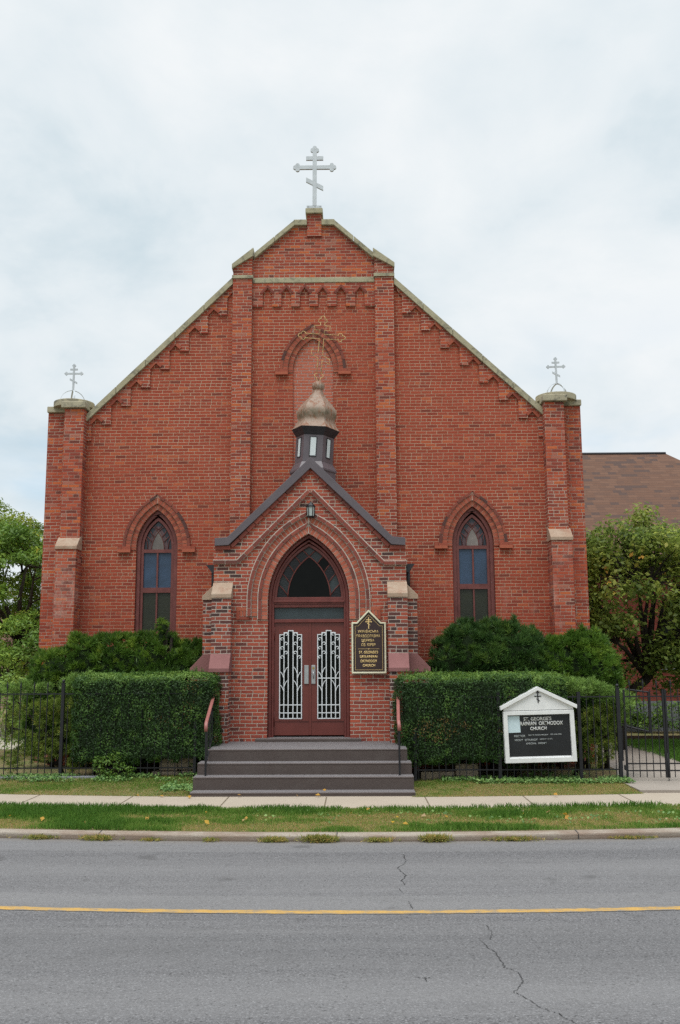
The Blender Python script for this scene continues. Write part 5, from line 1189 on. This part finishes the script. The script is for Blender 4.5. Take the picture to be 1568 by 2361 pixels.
# ---- trees
def tree(name, label, base, h, r0, crown, n_tip, per, L, W, mat, bark, grp, crad=.5, seed=1, droop=0., flat=.6, spread=.8, cat='tree'):
    rs = random.Random(seed); T = thing(name, label, cat, base, grp); m = MB(); b = Vector(base)
    c = Vector(crown[:3]); R3 = Vector(crown[3:]); tips = []
    fork = b.lerp(Vector((c.x, c.y, c.z-R3.z*.75)), .9); m.tube([b, Vector((b.x+.02, b.y, b.z+(fork.z-b.z)*.4)), Vector((b.x*.8+fork.x*.2, b.y, b.z+(fork.z-b.z)*.75)), fork], [r0, r0*.85, r0*.75, r0*.6], 10)
    for i in range(n_tip):
        while True:
            q = Vector((rs.uniform(-1, 1), rs.uniform(-1, 1), rs.uniform(-1, 1)))
            if .25 < q.length < 1: break
        q = q.normalized()*(q.length**.55)
        tips.append(Vector((c.x+q.x*R3.x, c.y+q.y*R3.y, c.z+q.z*R3.z)))
    nm = max(5, n_tip//7); mains = []
    for i in range(nm):
        t = tips[i]; e = fork.lerp(t, .7); mid = fork.lerp(e, .5)+Vector((rs.uniform(-.15, .15), rs.uniform(-.15, .15), .12*R3.z)); m.tube([fork, mid, e], [r0*.5, r0*.32, r0*.16], 6); mains += [mid, e]
    for t in tips:
        s = min(mains, key=lambda p: (p-t).length); md = s.lerp(t, .5)+Vector((0, 0, .08)); m.tube([s, md, t], [r0*.15, r0*.10, r0*.04], 5)
    m.build('trunk', M[bark], T)
    C_ = np.array([tuple(t) for t in tips]); P = np.repeat(C_, per, 0); d = rng.normal(size=P.shape); d = unit(d)*rng.random((len(P), 1))**.5
    P = P+d*crad*np.array([1, 1, flat]); P[:, 2] -= droop*(d[:, 0]**2+d[:, 1]**2)
    lum = np.repeat(rng.random(len(C_)), per); r = .38+.35*(lum-.5)+.8*(vnoise(P, 1.7, seed)-.5)+.55*(rng.random(len(P))-.5)
    leaves('crown', P, d*.5+np.array([0, 0, .9]), L, W, M[mat], T, spread, np.clip(r, 0, 1)); return T
GT = 'locust trees behind the iron fence'
tree('locust_tree', 'tall olive-green locust tree, its top edging against the cloud', (-11.6, 11, 0), 7, .2, (-11.3, 11, 5.0, 2.2, 2.0, 2.35), 70, 330, .15, .05, 'locust_ol', 'bark', GT, .62, 5, .16, .45)
tree('locust_tree', 'feathery locust tree whose crown touches the church corner', (-8.9, 8, 0), 7, .18, (-9.0, 8.6, 4.35, 1.7, 1.6, 1.8), 58, 330, .14, .048, 'locust', 'bark', GT, .58, 8, .16, .42)
tree('locust_tree', 'low dense locust sapling crowding the church corner below the taller locusts', (-8.3, 6.5, 0), 4, .1, (-8.5, 7, 2.3, 2.2, 1.3, 1.0), 60, 330, .13, .048, 'locust', 'bark', GT, .55, 14, .1, .5)
tree('magnolia_tree', 'broad-leaved tree with yellowing leaves in front of the brick hall', (6.95, 3.2, 0), 6, .17, (7.75, 3.2, 3.45, 1.95, 1.4, 2.15), 150, 125, .12, .072, 'magnolia', 'bark_dk', None, .46, 21, .05, .75, .75)
tree('magnolia_tree', 'second broad-leaved tree reaching in from the picture edge', (10.3, 3.8, 0), 6, .17, (10.2, 3.8, 3.4, 1.5, 1.3, 2.0), 70, 120, .12, .072, 'magnolia', 'bark_dk', None, .44, 22, .05, .75, .75)
for i, (x, y, sx, z, lab) in enumerate(((8.6, 8.3, .6, 1.1, 'low leafy bush against the grey foundation nearest the gate'), (10.1, 8.3, .8, .9, 'broad leafy bush against the grey foundation beyond the lawn'), (12.2, 8.2, 1., 1.3, 'tall leafy bush against the hall foundation past the gate'))):
    leafy('foundation_bush', lab, [(x+random.uniform(-sx, sx), y+random.uniform(-.3, .3), random.uniform(.2, z)) for _ in range(16)], 70, .28, .10, .05, 'yew', 'bush', 'bushes at the hall foundation')

# ---- grass, ground cover, weeds, leaves
def grass(name, n, area, hmin, hmax, seed, dry, mat='grass', z=0.0):
    x = area[0]+rng.random(n)*(area[1]-area[0]); k = rng.random(n); b = 2*(1-np.exp(-.0085*(x-.85)**2)); y0, y1 = area[2](b), area[3](b); y = y0+(y1-y0)*k
    P = np.stack([x, y, np.zeros(n)], 1); d = vnoise(P*np.array([.8, 1.6, 1]), 1.3, seed)+.45*(vnoise(P, 5., seed+1)-.5)
    d2 = dry(k, d); P[:, 2] = z(x, k) if callable(z) else z
    h = (hmin+(hmax-hmin)*rng.random(n))*np.clip(1.25-1.0*d2, .35, 1.2); az = rng.random(n)*6.283; ln_ = rng.random(n)*.7
    dx = np.cos(az)*ln_*h; dy = np.sin(az)*ln_*h; w = rng.uniform(.0035, .0075, n); az2 = rng.random(n)*3.14; wx, wy = np.cos(az2)*w, np.sin(az2)*w
    A = P+np.stack([wx, wy, 0*w], 1); B = P-np.stack([wx, wy, 0*w], 1); Cc = P+np.stack([dx*.4, dy*.4, h*.62], 1)
    Tt = P+np.stack([dx, dy, h*.95], 1); q = .6
    V = np.stack([A, B, Cc-np.stack([wx*q, wy*q, 0*w], 1), Tt, Cc+np.stack([wx*q, wy*q, 0*w], 1)], 1).reshape(-1, 3); F = np.arange(5*n).reshape(n, 5)
    r = np.clip(.30+.62*(d2-.25)+.42*(rng.random(n)-.5), 0, 1)
    o = mesh_np(name, V, F, np.repeat(r, 5), M[mat]); tag(o, kind='stuff'); return o
grass('verge_grass', 125000, (-8.5, 9.5, lambda b: -7.43+b, lambda b: -5.60+b), .028, .088, 31, lambda k, d: np.clip((d-.26)*1.7+.58*np.exp(-((k-.18)/.26)**2)-.55*np.clip(k-.6, 0, 1), 0, 1))
grass('lawn_grass', 38000, (-8.5, -1.78, lambda b: -4.38+b, lambda b: 0*b-2.62), .025, .075, 41, lambda k, d: np.clip(d*1.0+.42-.2*k, 0, 1), z=lambda x, k: lawnz(-1, k))
grass('lawn_grass', 30000, (1.77, 5.35, lambda b: -4.38+b, lambda b: 0*b-2.62), .025, .075, 43, lambda k, d: np.clip(d*1.1+.45-.25*k, 0, 1), z=lambda x, k: lawnz(1, k))
grass('yard_grass', 36000, (7.3, 12, lambda b: 0*b-2.2, lambda b: 0*b+5.5), .03, .07, 47, lambda k, d: d*.15, z=.06)
def cover(name, n, x0, x1, y0, y1, zf, size, mat='weed', hgt=.07, thr=.45, seed=2):
    x = x0+rng.random(n)*(x1-x0); y = y0+(y1-y0)*rng.random(n); P = np.stack([x, y, np.zeros(n)], 1); kp = vnoise(P*np.array([1, 1.6, 1]), 3.0, seed) > thr; P = P[kp]
    P[:, 2] = zf(P)+rng.random(len(P))*hgt
    o = leaves(name, P, np.tile([0, -.25, 1.], (len(P), 1)), size, size*.85, M[mat], None, .4); tag(o, kind='stuff')
cover('ground_cover', 5200, -8, -1.85, -3.15, -2.68, lambda P: .004+.14*np.clip((P[:, 1]+4.2)/1.6, 0, 1), .042, thr=.40)
cover('ground_cover', 3600, 2.3, 5.5, -3.1, -2.55, lambda P: .004+.045*np.clip((P[:, 1]+4.2)/1.6, 0, 1), .042, seed=4, thr=.42)
cover('ground_cover', 420, 3.3, 4.8, -2.72, -2.5, lambda P: 0*P[:, 0]+.04, .05, hgt=.16, seed=6, thr=.5)
cover('ground_cover', 900, -.6, 9, -6.9, -5.8, lambda P: 0*P[:, 0]+.01, .04, hgt=.04, seed=7, thr=.62)
cover('ground_cover', 700, -2.3, -1.78, -4.1, -3.1, lambda P: 0*P[:, 0]+.05, .045, 'hedge' if False else 'weed', .06, .35, 8)
for i, (x, n, w, hh, lab) in enumerate(((-3.95, 60, .14, .06, 'reddish weed tuft at the kerb foot nearest the picture edge'), (-3.1, 130, .2, .07, 'low weed tuft in the gutter below the kerb joint'), (-2.35, 190, .20, .08, 'dry weed tuft in the gutter below the pine shrub'), (-1.7, 90, .14, .05, 'thin weed tuft in the gutter, under the end of the clipped hedge'), (-.95, 60, .1, .06, 'small green weed at the kerb left of the steps'), (-.17, 160, .17, .08, 'yellowing weed tuft at the kerb below the door'), (.38, 330, .19, .105, 'biggest bushy weed at the kerb below the middle of the steps'), (1.1, 130, .17, .07, 'low weed tuft at the kerb below the handrail by the plaque'), (1.78, 230, .16, .11, 'brownish bushy weed at the kerb below the short fence post'), (2.75, 190, .30, .07, 'long low weed strip at the kerb below the noticeboard'), (4.15, 150, .3, .05, 'low weed strip at the kerb below the gate'))):
    c = np.array([[x, -7.63+bow(x), ZR]]); P = np.repeat(c, n, 0)+np.stack([rng.normal(size=n)*w*.5, rng.normal(size=n)*.022-.01, rng.random(n)*hh*.4], 1)
    o = needles('kerb_weed', P, np.tile([0, -.3, .9], (n, 1)), 4, hh*.62, .009, M['brush'], None, .8); tag(o, lab, 'weed', 'weeds along the kerb')
n = 46
P = np.stack([rng.uniform(-6, 7, n), rng.uniform(-7.3, -4.4, n), np.full(n, .04)], 1); P[:, 1] += 2*(1-np.exp(-.0085*(P[:, 0]-.85)**2)); kp = (P[:, 1] < -5.6) | (P[:, 1] > -4.5)
o = leaves('fallen_leaves', P[kp], np.tile([0, -.3, 1.], (kp.sum(), 1)), .075, .05, M['fall'], None, .4); tag(o, kind='stuff')
P = np.array([[.33, -4.05, .07], [-1.75, -4.4, .02], [-2.2, -4.3, .02]]); o = leaves('fallen_leaves', P, np.tile([0, -.2, 1.], (3, 1)), .08, .05, M['fall'], None, .2); tag(o, kind='stuff')
